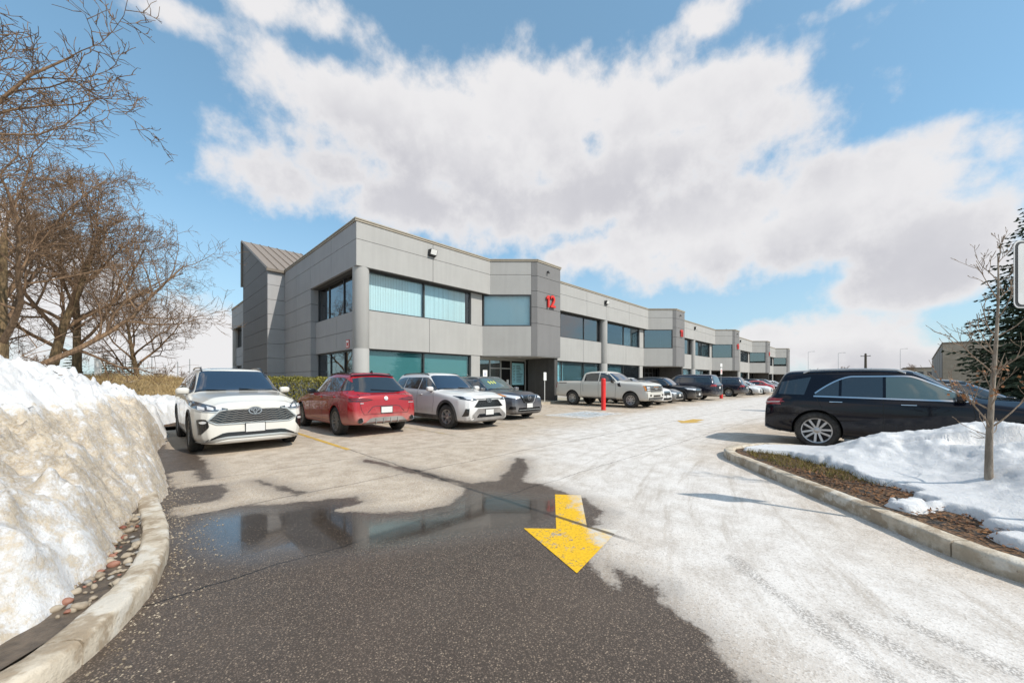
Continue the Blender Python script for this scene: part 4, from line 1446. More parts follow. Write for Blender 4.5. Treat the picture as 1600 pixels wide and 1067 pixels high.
    def hit(s, pr, a, b):
        d = Car.DIR[pr]
        o = {'L': Vector((a, 4, b)), 'R': Vector((a, -4, b)), 'F': Vector((6, a, b)), 'B': Vector((-6, a, b)), 'T': Vector((a, b, 6))}[pr]
        loc, nr, _, _ = s.bvh.ray_cast(o, d)
        if loc is None:
            mid = {'L': Vector((a, s.p['W'] / 2, b)), 'R': Vector((a, -s.p['W'] / 2, b)), 'F': Vector((s.p['L'] / 2 - .1, a, b)), 'B': Vector((-s.p['L'] / 2 + .1, a, b)), 'T': Vector((a, b, 1.4))}[pr]
            loc, nr, _, _ = s.bvh.find_nearest(mid)
        if nr.dot(d) > 0:
            nr = -nr
        return loc, nr
    def patch(s, pr, lo, hi, name, m, off=.006, nu=10, nv=5, parent=None, flipy=False, depth=.02, label=None):
        if flipy:
            if pr in ('F', 'B'):
                lo, hi = [(-a, b) for a, b in lo], [(-a, b) for a, b in hi]
            elif pr == 'T':
                lo, hi = [(a, -b) for a, b in lo], [(a, -b) for a, b in hi]
        if s.lod > 1:
            nu, nv = max(3, nu // 2), max(3, nv // 2)
        lo, hi = resample(lo, nu), resample(hi, nu)
        top, bot = [], []
        dirn = Car.DIR[pr]
        for j in range(nv):
            for i in range(nu):
                q = lo[i].lerp(hi[i], j / (nv - 1))
                l, n = s.hit(pr, q.x, q.y)
                top.append(l + n * off)
                bot.append(l - n * .004 + dirn * depth * .3)
        f = []
        for j in range(nv - 1):
            for i in range(nu - 1):
                a = j * nu + i
                f.append((a, a + 1, a + nu + 1, a + nu))
        edge = [i for i in range(nu)] + [j * nu + nu - 1 for j in range(1, nv)] + [(nv - 1) * nu + i for i in range(nu - 2, -1, -1)] + [j * nu for j in range(nv - 2, 0, -1)]
        k = len(top)
        v = top + [bot[e] for e in edge]
        for q in range(len(edge)):
            a, b = edge[q], edge[(q + 1) % len(edge)]
            f.append((a, k + q, k + (q + 1) % len(edge), b))
        # outward orientation
        c0 = (v[f[0][1]] - v[f[0][0]]).cross(v[f[0][3]] - v[f[0][0]])
        if c0.dot(dirn) > 0:
            f = [tuple(reversed(q)) for q in f]
        o = mesh_obj(name, v, f, m, parent or s.root, True, None, 40)
        if label:
            o['label'] = label
        return o
    def both(s, pr, *a, **k):
        if pr == 'S':
            r = [s.patch('L', *a, **k), s.patch('R', *a, **k)]
        else:
            r = [s.patch(pr, *a, **k), s.patch(pr, *a, flipy=True, **k)]
        return r
    def strip(s, pr, pts, w, name, m, off=.0035, n=24, **k):
        pts = resample(pts, n)
        lo, hi = [], []
        for i, p in enumerate(pts):
            d = (pts[min(i + 1, n - 1)] - pts[max(i - 1, 0)]).normalized()
            q = Vector((-d.y, d.x)) * w / 2
            lo.append(p - q)
            hi.append(p + q)
        return s.patch(pr, lo, hi, name, m, off=off, nu=n, nv=3, **k)
    def strips(s, pts, w, name, m, **k):
        return [s.strip('L', pts, w, name, m, **k), s.strip('R', pts, w, name, m, **k)]
    def arches(s, m='cladding', w=.055, off=.012):
        p = s.p
        for xa in (p['xf'], p['xr']):
            R_ = p['r'] * p.get('arch', 1.13)
            a0 = -18
            lo = [(xa + (R_ - .004) * math.cos(R(a)), p['r'] + .015 + (R_ - .004) * math.sin(R(a))) for a in range(a0, 181 - a0, 6)]
            hi = [(xa + (R_ + w) * math.cos(R(a)), p['r'] + .015 + (R_ + w) * math.sin(R(a))) for a in range(a0, 181 - a0, 6)]
            s.both('S', lo, hi, 'wheel_arch', m, off=off, nu=36, nv=4, depth=.05)
    def mirror(s, x, z, m=None, size=(.09, .115, .075)):
        for sg in (1, -1):
            bm = bmesh.new()
            bmesh.ops.create_icosphere(bm, subdivisions=3, radius=1)
            for v in bm.verts:
                q = v.co
                q.x, q.y, q.z = (math.copysign(abs(c) ** .62, c) for c in q)
                if q.x < -.3:
                    q.x = -.3 - (abs(q.x) - .3) * .25
            me = bpy.data.meshes.new('mirror')
            bm.to_mesh(me)
            bm.free()
            me.polygons.foreach_set('use_smooth', [True] * len(me.polygons))
            me.materials.append(MATS[m or s.paint])
            o = bpy.data.objects.new('mirror', me)
            COL.objects.link(o)
            o.parent = s.root
            loc, nr = s.hit('L' if sg > 0 else 'R', x, z)
            o.location = (x, loc.y + sg * (size[1] + .03), z)
            o.scale = size
            st = MB().box((x - .05, min(loc.y - sg * .02, loc.y + sg * .09), z - size[2] - .02), (x + .04, max(loc.y - sg * .02, loc.y + sg * .09), z - size[2] * .55))
            st.v = [(a - x, (b - o.location.y), c - z) for a, b, c in st.v]
            st.v = [(a / size[0], b / size[1], c / size[2]) for a, b, c in st.v]
            st.build('mirror_stalk', 'gloss_black', o)
    def plate(s, pr, z, w=.31, h=.155, m='plate'):
        l, n = s.hit(pr, 0, z)
        d = -1 if pr == 'B' else 1
        fr = MB().box((l.x - .02, -w / 2 - .012, z - h / 2 - .012), (l.x + .02, w / 2 + .012, z + h / 2 + .012)).build('plate_holder', 'gloss_black', s.root)
        fc = MB().box((l.x + d * .0205, -w / 2, z - h / 2), (l.x + d * .0245, w / 2, z + h / 2)).build('licence_plate', m, s.root)
        return fc
    def handles(s, pts, m=None):
        for x, z in pts:
            s.both('S', [(x - .10, z - .016), (x + .10, z - .012)], [(x - .10, z + .016), (x + .10, z + .014)], 'door_handle', m or s.paint, off=.028, nu=8, nv=4)
    def rails(s, x0, x1, m='satin', yoff=.90, h=.045):
        pts = [(x0, .0), (x0 + .10, h), (x1 - .12, h), (x1, .0)]
        for sg in (1, -1):
            path = []
            for k in range(14):
                x = x0 + (x1 - x0) * k / 13
                y = lerp_list(s.p['rw'], x) * s.p['W'] / 2 * yoff * sg
                l, n = s.hit('T', x, y)
                path.append(l + Vector((0, 0, lerp_list(pts, x))))
            MB().tube(path, .018, 8).build('roof_rail', m, s.root, True)
    def ellipse(s, pr, c, rx, ry, name, m, off=.012, inner=0.0, parent=None, n=28):
        a = [R(k * 360 / (n - 1)) for k in range(n)]
        hi = [(c[0] + rx * math.cos(q), c[1] + ry * math.sin(q)) for q in a]
        lo = [(c[0] + rx * inner * math.cos(q), c[1] + ry * inner * math.sin(q)) for q in a]
        v, f = [], []
        if True:
            top = []
            for pts in (lo, hi):
                for u, w in pts:
                    l, nn = s.hit(pr, u, w)
                    top.append(l + nn * off)
            k = len(top)
            for u, w in hi:
                l, nn = s.hit(pr, u, w)
                top.append(l - nn * .004)
            N = n
            for i in range(N - 1):
                f.append((i, i + 1, N + i + 1, N + i))
                f.append((N + i, N + i + 1, k + i + 1, k + i))
            c0 = (top[f[0][2]] - top[f[0][0]]).cross(top[f[0][3]] - top[f[0][1]])
            if c0.dot(Car.DIR[pr]) > 0:
                f = [tuple(reversed(q)) for q in f]
            return mesh_obj(name, top, f, m, parent or s.root, True, None, 40)
    # ---- common dress: glass and seams
    def glass(s, side, m='car_glass', front_m='car_glass_blue', trim=None, front_pane=None):
        p = s.p
        for k, (lo, hi) in enumerate(side):
            mm = front_pane if (front_pane and k == 0) else m
            s.both('S', lo, hi, 'side_window', mm, off=.006, nu=14, nv=6)
        hw = p['W'] / 2
        cx, wx = p['cowl'], p['wtop']
        a, b = lerp_list(p['rw'], cx) * hw, lerp_list(p['rw'], wx) * hw
        yb, yt = hw * p.get('wsb', .80), hw * p.get('wst', .66)
        lo = [(cx - .13, -yb), (cx - .03, -yb * .6), (cx, 0), (cx - .03, yb * .6), (cx - .13, yb)]
        hi = [(wx - .02, -yt), (wx + .03, -yt * .6), (wx + .05, 0), (wx + .03, yt * .6), (wx - .02, yt)]
        s.patch('T', lo, hi, 'windscreen', front_m, off=.008, nu=18, nv=10)
        lo2 = [(q[0] + .05, q[1] * 1.02) for q in lo]
        s.patch('T', lo2, [(q[0] - .012, q[1]) for q in lo], 'cowl_trim', 'gloss_black', off=.010, nu=18, nv=3)
        if 'rglass' in p:
            s.patch('B', p['rglass'][0], p['rglass'][1], 'rear_window', m, off=.007, nu=16, nv=8)
    def seams(s, lines, w=.008):
        if s.lod > 1:
            return
        for l in lines:
            s.strips(l, w, 'panel_gap', 'seam', off=.0015, n=22)

def spec(kind, L, W, H, wb, fo, r, gc=.2, hood=1.06, nose=.98, belt=(1.06, 1.14), cowl=.95, wtop=.15, rtop=None, tail=1.0, rg=None, tw=.235, **k):
    """section tables for a two-box or three-box car, rear to front"""
    f, b = L / 2, -L / 2
    xf = f - fo
    xr = xf - wb
    rtop = rtop if rtop is not None else b + .55
    rg = rg if rg is not None else b + .16
    ch = hood + .06
    if kind == 'suv':
        top = [(b, tail - .12), (b + .03, tail), (rg, tail + .05), (rtop, H - .055), (rtop + .12, H - .028), (rtop + .9, H), (wtop - .45, H - .005), (wtop, H - .055), (cowl - .10, ch + .05), (cowl, ch), (cowl + .25, hood + .035), (f - .42, hood - .01), (f - .16, nose), (f - .05, nose - k.get('fdrop', .20) * .3), (f, nose - k.get('fdrop', .20))]
        rw = [(b, .80), (rg, .76), (rtop, .67), (rtop + .9, .70), (wtop, .69), (cowl, .80), (f - .4, .74), (f, .66)]
    elif kind == 'sedan':
        dk = k['deck']
        top = [(b, tail - .14), (b + .04, tail - .02), (b + .12, tail + .02), (rg, dk), (rtop, H - .03), (rtop + .5, H), (wtop - .4, H - .005), (wtop, H - .05), (cowl - .1, ch + .04), (cowl, ch), (cowl + .25, hood + .03), (f - .45, hood - .03), (f - .16, nose), (f - .05, nose - .06), (f, nose - .18)]
        rw = [(b, .78), (rg, .78), (rtop, .64), (rtop + .6, .67), (wtop, .66), (cowl, .80), (f - .4, .74), (f, .66)]
    wid = [(b, .80), (b + .05, .88), (b + .22, .965), (b + .6, 1.0), (0, 1.0), (f - .75, .995), (f - .35, .955), (f - .12, .87), (f - .03, .78), (f, .70)]
    sho = [(b, tail - .2), (b + .1, belt[1] - .06), (b + .6, belt[1]), (cowl, belt[0]), (f - .4, nose - .075), (f - .1, nose - .13), (f, nose - k.get('fdrop', .20) - .08)]
    und = [(b, gc + .16), (b + .12, gc + .10), (xr, gc + .02), (xf, gc), (f - .2, gc + .0), (f - .04, gc + .04), (f, gc + .10)]
    lean = [(b, k.get('rlean', .06)), (b + .3, 0), (f - .4, 0), (f, k.get('flean', -.10))]
    d = dict(L=L, W=W, H=H, xf=xf, xr=xr, r=r, tw=tw, cowl=cowl, wtop=wtop, top=top, rw=rw, wid=wid, sho=sho, und=und, lean=lean)
    d.update(k)
    return d
def dlo(x0, xs, x1, zb0, zb1, zt, wtopx, cuts, rise=.16):
    """side glass between rear corner x0 and front corner x1, split at cuts (front first)"""
    def bot(x):
        return zb1 + (zb0 - zb1) * (x - x0) / (x1 - x0)
    def top(x):
        # rising from the front corner up to the roof, level, then down to the rear corner
        if x > wtopx:
            t = (x - wtopx) / (x1 - wtopx)
            return zt - .01 - (zt - bot(x1) - .03) * t ** 1.12
        if x < xs:
            t = (xs - x) / max(1e-6, xs - x0)
            return zt - (zt - bot(x0) - rise) * t ** 1.6
        return zt
    out = []
    ed = [x1] + cuts + [x0]
    for a, b in zip(ed, ed[1:]):
        a_, b_ = (a if a == x1 else a - .022), (b if b == x0 else b + .022)
        xx = [a_ + (b_ - a_) * k / 12 for k in range(13)]
        out.append(([(x, bot(x)) for x in xx], [(x, top(x)) for x in xx]))
    return out
def rim_line(side):
    pts = []
    for lo, hi in side:
        pts += hi
    return pts
# ------------------------------------------------------------------ the cars themselves
def lamp(c, pr, lo, hi, m='head_lamp', name='headlight', inner=None, **k):
    obs = c.both(pr, lo, hi, name, m, off=.010, nu=12, nv=5, **k)
    return obs
def mesh_grille(c, lo, hi, rows, name='grille', m='gloss_black', bar='rim_dark', zig=0.0, w=.016, cols=0):
    g = c.patch('F', lo, hi, name, m, off=.006, nu=18, nv=5)
    a, b = resample(lo, 19), resample(hi, 19)
    for r in range(rows):
        t = (r + .5) / rows
        pts = []
        for i in range(19):
            q = a[i].lerp(b[i], t)
            pts.append((q.x, q.y + zig * (1 if i % 2 else -1)))
        c.strip('F', pts, w, 'grille_bar', bar, off=.017, n=37, parent=g)
    return g

def highlander():
    sp = spec('suv', 4.95, 1.93, 1.74, 2.85, .96, .375, .20, hood=1.12, nose=1.01, belt=(1.10, 1.17), cowl=.86, wtop=.12, rtop=-2.0, tail=1.08, spokes=6, twin=True, rim='rim_dirty', rimr=.68, flean=-.11, fdrop=.07, wsb=.80, wst=.66)
    sp['rglass'] = ([(-.68, 1.14), (.68, 1.14)], [(-.56, 1.55), (.56, 1.55)])
    c = Car('parked_suv', (1.70, 11.4, 0), R(-90), 'paint_pearl', sp, 'pearl white SUV nosed out beside the snow bank', 'suv')
    side = dlo(-2.1, -1.5, .72, 1.15, 1.22, 1.58, .05, [-.25, -1.25])
    c.glass(side, 'car_glass', 'car_glass_blue')
    c.strips(rim_line(side), .022, 'window_trim', 'satin')
    c.arches('cladding', .04, .008)
    c.both('S', [(-1.05, .22), (.98, .22)], [(-1.05, .33), (.98, .33)], 'rocker_trim', 'cladding', off=.012, nu=20, nv=4)
    c.seams([[(.70, .4), (.78, .8), (.72, 1.13)], [(-.25, .36), (-.25, 1.16)], [(-1.08, .6), (-1.25, 1.18)]])
    c.handles([(-.05, 1.0), (-1.02, 1.02)])
    # lamps sweep in from the fenders
    lo = [(.945, .90), (.80, .835), (.62, .82), (.44, .865)]
    hi = [(.93, 1.03), (.80, .985), (.62, .925), (.44, .885)]
    hl = lamp(c, 'F', lo, hi)
    for sg, par in zip((1, -1), hl):
        for q in (.82, .70, .58):
            c.patch('F', [(sg * (q - .045), .862), (sg * (q + .04), .872)], [(sg * (q - .045), .905), (sg * (q + .04), .93)], 'lamp_lens', 'head_inner', off=.016, nu=5, nv=4, parent=par)
        c.strip('F', [(sg * .93, .895), (sg * .80, .84), (sg * .62, .825), (sg * .46, .866)], .016, 'lamp_edge', 'satin', off=.014, parent=par)
    # grille: wide hexagon with a honeycomb of bars
    lo = [(-.74, .66), (-.60, .60), (.60, .60), (.74, .66)]
    hi = [(-.56, .85), (-.3, .862), (.3, .862), (.56, .85)]
    mesh_grille(c, lo, hi, 6, zig=.010, bar='rim_dirty', w=.008)
    c.strip('F', [(-.56, .858), (-.74, .665), (-.61, .592), (.61, .592), (.74, .665), (.56, .858)], .022, 'grille_surround', 'satin', off=.02, n=40)
    c.ellipse('F', (0, .825), .12, .08, 'emblem_back', 'gloss_black', .026, .02)
    e = c.ellipse('F', (0, .825), .115, .075, 'emblem', 'emblem_metal', .034, .80)
    c.ellipse('F', (0, .842), .075, .030, 'emblem_ring', 'emblem_metal', .034, .70, e)
    c.ellipse('F', (0, .822), .034, .055, 'emblem_ring', 'emblem_metal', .035, .66, e)
    # bumper: fog pods, lower intake and a silver chin
    for o in c.both('F', [(.86, .40), (.84, .40), (.72, .55), (.73, .60)], [(.88, .68), (.84, .70), (.76, .69), (.73, .62)], 'fog_pod', 'gloss_black', off=.010, nu=8, nv=6):
        sg = 1 if sum(v.co.y for v in o.data.vertices) > 0 else -1
        c.ellipse('F', (sg * .80, .635), .045, .026, 'fog_lamp', 'head_inner', .02, .02, o, 16)
    c.patch('F', [(-.80, .255), (-.55, .315), (.55, .315), (.80, .255)], [(-.74, .31), (-.5, .43), (.5, .43), (.74, .31)], 'lower_intake', 'gloss_black', off=.008, nu=20, nv=4)
    for z in (.36, .39):
        c.strip('F', [(-.52, z), (.52, z)], .010, 'intake_bar', 'rim_dark', off=.016)
    c.strip('F', [(-.86, .235), (-.60, .315), (-.45, .335), (.45, .335), (.60, .315), (.86, .235)], .035, 'chin_trim', 'satin', off=.022, n=34)
    c.patch('F', [(-.80, .205), (-.4, .22), (.4, .22), (.80, .205)], [(-.72, .25), (-.4, .29), (.4, .29), (.72, .25)], 'skid_plate', 'white_gloss', off=.016, nu=16, nv=4)
    c.plate('F', .50, .32, .165)
    c.mirror(.60, 1.20)
    c.rails(-1.8, .1, 'gloss_black')
    c.patch('T', [(-.75, -.42), (-.75, .42)], [(.0, -.42), (.0, .42)], 'sunroof', 'gloss_black', off=.004, nu=8, nv=8)
    for y in (.35, -.25):
        c.strip('T', [(.88, y), (.80, y - .35)], .018, 'wiper', 'gloss_black', off=.025)
    return c
highlander()

def stelvio():
    sp = spec('suv', 4.69, 1.92, 1.66, 2.82, .86, .365, .21, hood=1.03, nose=.92, belt=(1.02, 1.10), cowl=.72, wtop=-.02, rtop=-1.56, tail=1.04, rg=-2.10, rlean=.10, spokes=5, twin=True, rim='rim_dirty', rimr=.70, tw=.25)
    sp['rw'] = [(-2.345, .80), (-2.10, .74), (-1.56, .62), (-.66, .66), (-.02, .67), (.72, .80), (1.95, .74), (2.345, .66)]
    sp['rglass'] = ([(-.70, 1.145), (-.35, 1.105), (.35, 1.105), (.70, 1.145)], [(-.60, 1.475), (-.35, 1.52), (.35, 1.52), (.60, 1.475)])
    c = Car('parked_suv', (4.62, 11.5, 0), R(90), 'paint_red', sp, 'salt-stained red SUV parked nose-in with twin exhausts', 'suv')
    side = dlo(-1.95, -1.15, .60, 1.08, 1.17, 1.50, -.05, [-.42, -1.42], .10)
    c.glass(side, 'car_glass', 'car_glass_blue')
    c.strips(rim_line(side), .02, 'window_trim', 'gloss_black')
    c.arches('paint_red', .03, .007)
    c.seams([[(.58, .42), (.66, .8), (.60, 1.06)], [(-.42, .38), (-.42, 1.1)], [(-1.02, .72), (-1.25, .95), (-1.35, 1.14)], [(.55, .36), (-1.0, .36)]])
    c.handles([(-.25, .98), (-1.22, 1.0)])
    c.mirror(.48, 1.13, 'gloss_black')
    # tailgate: slim lamps, shut lines, plate recess, badge
    lo = [(.90, .90), (.70, .895), (.50, .91), (.36, .935)]
    hi = [(.90, .985), (.70, .99), (.50, .97), (.36, .942)]
    tl = lamp(c, 'B', lo, hi, 'tail_dark', 'tail_light')
    for sg, par in zip((1, -1), tl):
        c.strip('B', [(sg * .86, .948), (sg * .66, .945), (sg * .48, .942)], .014, 'lamp_bar', 'tail_lamp', off=.015, parent=par)
    c.patch('B', [(-.47, .62), (-.32, .60), (.32, .60), (.47, .62)], [(-.38, .74), (-.3, .765), (.3, .765), (.38, .74)], 'plate_recess', 'paint_red', off=.004, nu=14, nv=4)
    c.strip('B', [(-.50, .615), (-.37, .755), (-.28, .775), (.28, .775), (.37, .755), (.50, .615)], .018, 'recess_edge', 'tail_dark', off=.005, n=30)
    for sg in (1, -1):
        c.strip('B', [(sg * .66, 1.09), (sg * .69, .90), (sg * .66, .70), (sg * .60, .58)], .010, 'tailgate_gap', 'seam', off=.002)
    c.strip('B', [(-.60, .575), (.60, .575)], .010, 'tailgate_gap', 'seam', off=.002)
    c.plate('B', .675, .30, .15)
    c.ellipse('B', (0, .965), .052, .052, 'badge', 'satin', .014, .02)
    c.strip('B', [(-.80, .845), (-.64, .845)], .022, 'lettering', 'satin', off=.006)
    c.strip('B', [(.60, .855), (.68, .855)], .022, 'lettering', 'satin', off=.006)
    # diffuser and tail pipes
    c.patch('B', [(-.62, .33), (.62, .33)], [(-.44, .47), (-.3, .49), (.3, .49), (.44, .47)], 'diffuser', 'cladding_grey', off=.014, nu=16, nv=4)
    for q in (-.3, -.1, .1, .3):
        c.strip('B', [(q, .345), (q, .465)], .022, 'diffuser_fin', 'cladding_grey', off=.035)
    for sg in (1, -1):
        l, n = c.hit('B', sg * .70, .43)
        mb = MB().lathe([(.045, .12), (.060, -.02), (.068, -.03), (.070, .0), (.070, .12)], 24, 'z')
        mb.v = [(l.x - .01 + h, sg * .70 + a, .43 + b) for a, b, h in mb.v]
        t = mb.build('exhaust_tip', 'chrome', c.root, True)
        mb = MB().lathe([(.001, 0), (.055, 0)], 20, 'z')
        mb.v = [(l.x - .012 + h, sg * .70 + a, .43 + b) for a, b, h in mb.v]
        mb.build('pipe_mouth', 'seam', t)
    c.patch('B', [(-.60, 1.525), (0, 1.560), (.60, 1.525)], [(-.56, 1.555), (0, 1.59), (.56, 1.555)], 'spoiler', 'gloss_black', off=.03, nu=16, nv=4, depth=.3)
    c.strip('B', [(-.52, 1.13), (-.1, 1.155), (.28, 1.185)], .02, 'rear_wiper', 'gloss_black', off=.02)
    c.patch('T', [(-1.45, -.50), (-1.45, .50)], [(-.06, -.54), (-.06, .54)], 'sunroof', 'gloss_black', off=.004, nu=8, nv=8)
    c.rails(-1.45, -.1, 'gloss_black', .94, .03)
    l, n = c.hit('T', -1.42, 0)
    fin = MB().add([(-1.50, -.02, l.z - .01), (-1.34, -.015, l.z), (-1.34, .015, l.z), (-1.50, .02, l.z - .01), (-1.49, 0, l.z + .07), (-1.44, 0, l.z + .06)], [(0, 1, 5, 4), (1, 2, 5), (2, 3, 4, 5), (3, 0, 4)])
    fin.build('aerial', 'gloss_black', c.root)
    c.patch('F', [(-.8, .35), (.8, .35)], [(-.7, .62), (.7, .62)], 'grille', 'gloss_black')
    lamp(c, 'F', [(.88, .72), (.5, .72)], [(.88, .84), (.5, .80)])
    return c
stelvio()

def rav4():
    sp = spec('suv', 4.60, 1.86, 1.69, 2.69, .92, .355, .21, hood=1.08, nose=1.0, belt=(1.07, 1.15), cowl=.82, wtop=.14, rtop=-1.86, tail=1.06, spokes=6, twin=False, sw=.042, rim='rim', rimr=.62, arch=1.17, steer=.10, fdrop=.08)
    sp['rglass'] = ([(-.64, 1.14), (.64, 1.14)], [(-.54, 1.5), (.54, 1.5)])
    c = Car('parked_suv', (7.42, 10.58, 0), R(-90), 'paint_white_suv', sp, 'white SUV with black wheel arches beside the red SUV', 'suv')
    side = dlo(-2.02, -1.35, .70, 1.12, 1.22, 1.53, .08, [-.22, -1.15])
    c.glass(side, 'car_glass', 'car_glass_blue')
    c.strips(rim_line(side), .018, 'window_trim', 'gloss_black')
    c.arches('cladding', .075, .012)
    c.both('S', [(-.98, .22), (.92, .22)], [(-.98, .38), (.92, .38)], 'rocker_trim', 'cladding', off=.014, nu=20, nv=4)
    c.seams([[(.66, .45), (.74, .8), (.68, 1.1)], [(-.22, .4), (-.22, 1.14)], [(-.95, .7), (-1.15, 1.16)]])
    c.handles([(-.02, .99), (-.95, 1.02)])
    c.strips([(.70, .60), (.1, .52), (-.9, .56)], .02, 'door_crease', 'paint_white_suv', off=.006)
    lo = [(.84, .895), (.76, .865), (.62, .845), (.46, .86)]
    hi = [(.84, .975), (.76, .965), (.62, .93), (.46, .89)]
    hl = lamp(c, 'F', lo, hi)
    for sg, par in zip((1, -1), hl):
        c.patch('F', [(sg * .74, .885), (sg * .60, .868)], [(sg * .74, .945), (sg * .60, .92)], 'lamp_lens', 'head_inner', off=.016, nu=5, nv=4, parent=par)
        c.patch('F', [(sg * .83, .905), (sg * .775, .89)], [(sg * .83, .965), (sg * .775, .955)], 'indicator', 'gloss_black', off=.014, nu=5, nv=4, parent=par)
    mesh_grille(c, [(-.56, .665), (-.45, .645), (.45, .645), (.56, .665)], [(-.38, .86), (.38, .86)], 4, zig=.012, bar='rim_dark')
    c.strip('F', [(-.46, .885), (-.1, .90), (.1, .90), (.46, .885)], .018, 'grille_lip', 'gloss_black', off=.012)
    c.ellipse('F', (0, .845), .104, .07, 'emblem_back', 'gloss_black', .024, .02)
    e = c.ellipse('F', (0, .845), .10, .066, 'emblem', 'emblem_metal', .03, .78)
    c.ellipse('F', (0, .86), .065, .026, 'emblem_ring', 'emblem_metal', .03, .66, e)
    c.ellipse('F', (0, .842), .030, .048, 'emblem_ring', 'emblem_metal', .031, .62, e)
    c.patch('F', [(-.80, .30), (-.4, .285), (.4, .285), (.80, .30)], [(-.42, .615), (.42, .615)], 'lower_grille', 'cladding_grey', off=.010, nu=18, nv=6)
    c.patch('F', [(-.50, .36), (.50, .36)], [(-.40, .46), (.40, .46)], 'lower_intake', 'gloss_black', off=.016, nu=14, nv=4)
    c.both('F', [(.84, .40), (.74, .42)], [(.80, .62), (.72, .62)], 'fog_slot', 'gloss_black', off=.010, nu=5, nv=6)
    c.patch('F', [(-.84, .215), (.84, .215)], [(-.82, .275), (-.4, .27), (.4, .27), (.82, .275)], 'bumper_lip', 'cladding_grey', off=.014, nu=18, nv=4)
    c.plate('F', .50)
    c.mirror(.56, 1.17)
    c.rails(-1.65, .0, 'gloss_black', .92, .03)
    for y in (.35, -.22):
        c.strip('T', [(.84, y), (.76, y - .34)], .018, 'wiper', 'gloss_black', off=.025)
    return c
rav4()

def crossover():
    sp = spec('suv', 4.38, 1.84, 1.60, 2.65, .90, .345, .20, hood=1.02, nose=.93, belt=(1.01, 1.09), cowl=.86, wtop=.10, rtop=-1.72, tail=1.0, spokes=5, twin=True, rim='rim', rimr=.66, fdrop=.10)
    sp['rglass'] = ([(-.62, 1.08), (.62, 1.08)], [(-.52, 1.42), (.52, 1.42)])
    c = Car('parked_crossover', (10.22, 11.38, 0), R(-90), 'paint_slate', sp, 'slate blue-grey crossover by the entrance of unit 12', 'crossover')
    side = dlo(-1.85, -1.2, .74, 1.06, 1.16, 1.44, .05, [-.2, -1.1])
    c.glass(side, 'car_glass', 'car_glass_green')
    c.strips(rim_line(side), .018, 'window_trim', 'chrome')
    c.arches('cladding', .05, .010)
    c.both('S', [(-.95, .22), (.92, .22)], [(-.95, .34), (.92, .34)], 'rocker_trim', 'cladding', off=.014, nu=20, nv=4)
    c.seams([[(.66, .45), (.74, .8), (.68, 1.04)], [(-.22, .4), (-.22, 1.08)]])
    c.handles([(-.02, .93), (-.92, .96)])
    lo = [(.90, .86), (.76, .80), (.60, .775), (.46, .80)]
    hi = [(.88, .945), (.76, .92), (.60, .88), (.48, .85)]
    hl = lamp(c, 'F', lo, hi, 'head_inner')
    for sg, par in zip((1, -1), hl):
        c.patch('F', [(sg * .90, .87), (sg * .82, .845)], [(sg * .88, .935), (sg * .82, .925)], 'indicator', 'amber', off=.014, nu=5, nv=4, parent=par)
    c.patch('F', [(-.30, .62), (.30, .62)], [(-.46, .86), (.46, .86)], 'grille', 'gloss_black', off=.008, nu=14, nv=5)
    c.strip('F', [(-.38, .88), (-.24, .64), (-.12, .60), (.12, .60), (.24, .64), (.38, .88)], .045, 'grille_surround', 'chrome', off=.02, n=34)
    c.ellipse('F', (0, .80), .085, .085, 'emblem', 'emblem_metal', .022, .74)
    c.strip('F', [(-.105, .80), (.105, .80)], .035, 'emblem_bar', 'chrome', off=.024)
    c.patch('F', [(-.62, .31), (.62, .31)], [(-.56, .45), (.56, .45)], 'lower_intake', 'gloss_black', off=.010, nu=16, nv=4)
    c.strip('F', [(-.56, .37), (.56, .37)], .02, 'intake_bar', 'satin', off=.018)
    c.both('F', [(.84, .40), (.70, .40)], [(.82, .50), (.70, .50)], 'fog_pod', 'gloss_black', off=.010, nu=6, nv=4)
    c.patch('F', [(-.80, .215), (.80, .215)], [(-.78, .27), (.78, .27)], 'bumper_lip', 'cladding', off=.014, nu=18, nv=4)
    c.plate('F', .52)
    c.mirror(.60, 1.10)
    c.rails(-1.5, .0, 'satin', .92, .03)
    # yellow dealer numerals on the windscreen
    for q in (-.42, -.28, -.14):
        c.strip('T', [(.34, q), (.50, q + .02)], .05, 'windscreen_marking', 'yellow_mark', off=.012)
    return c
mat('yellow_mark', (.70, .72, .12), .5)
crossover()

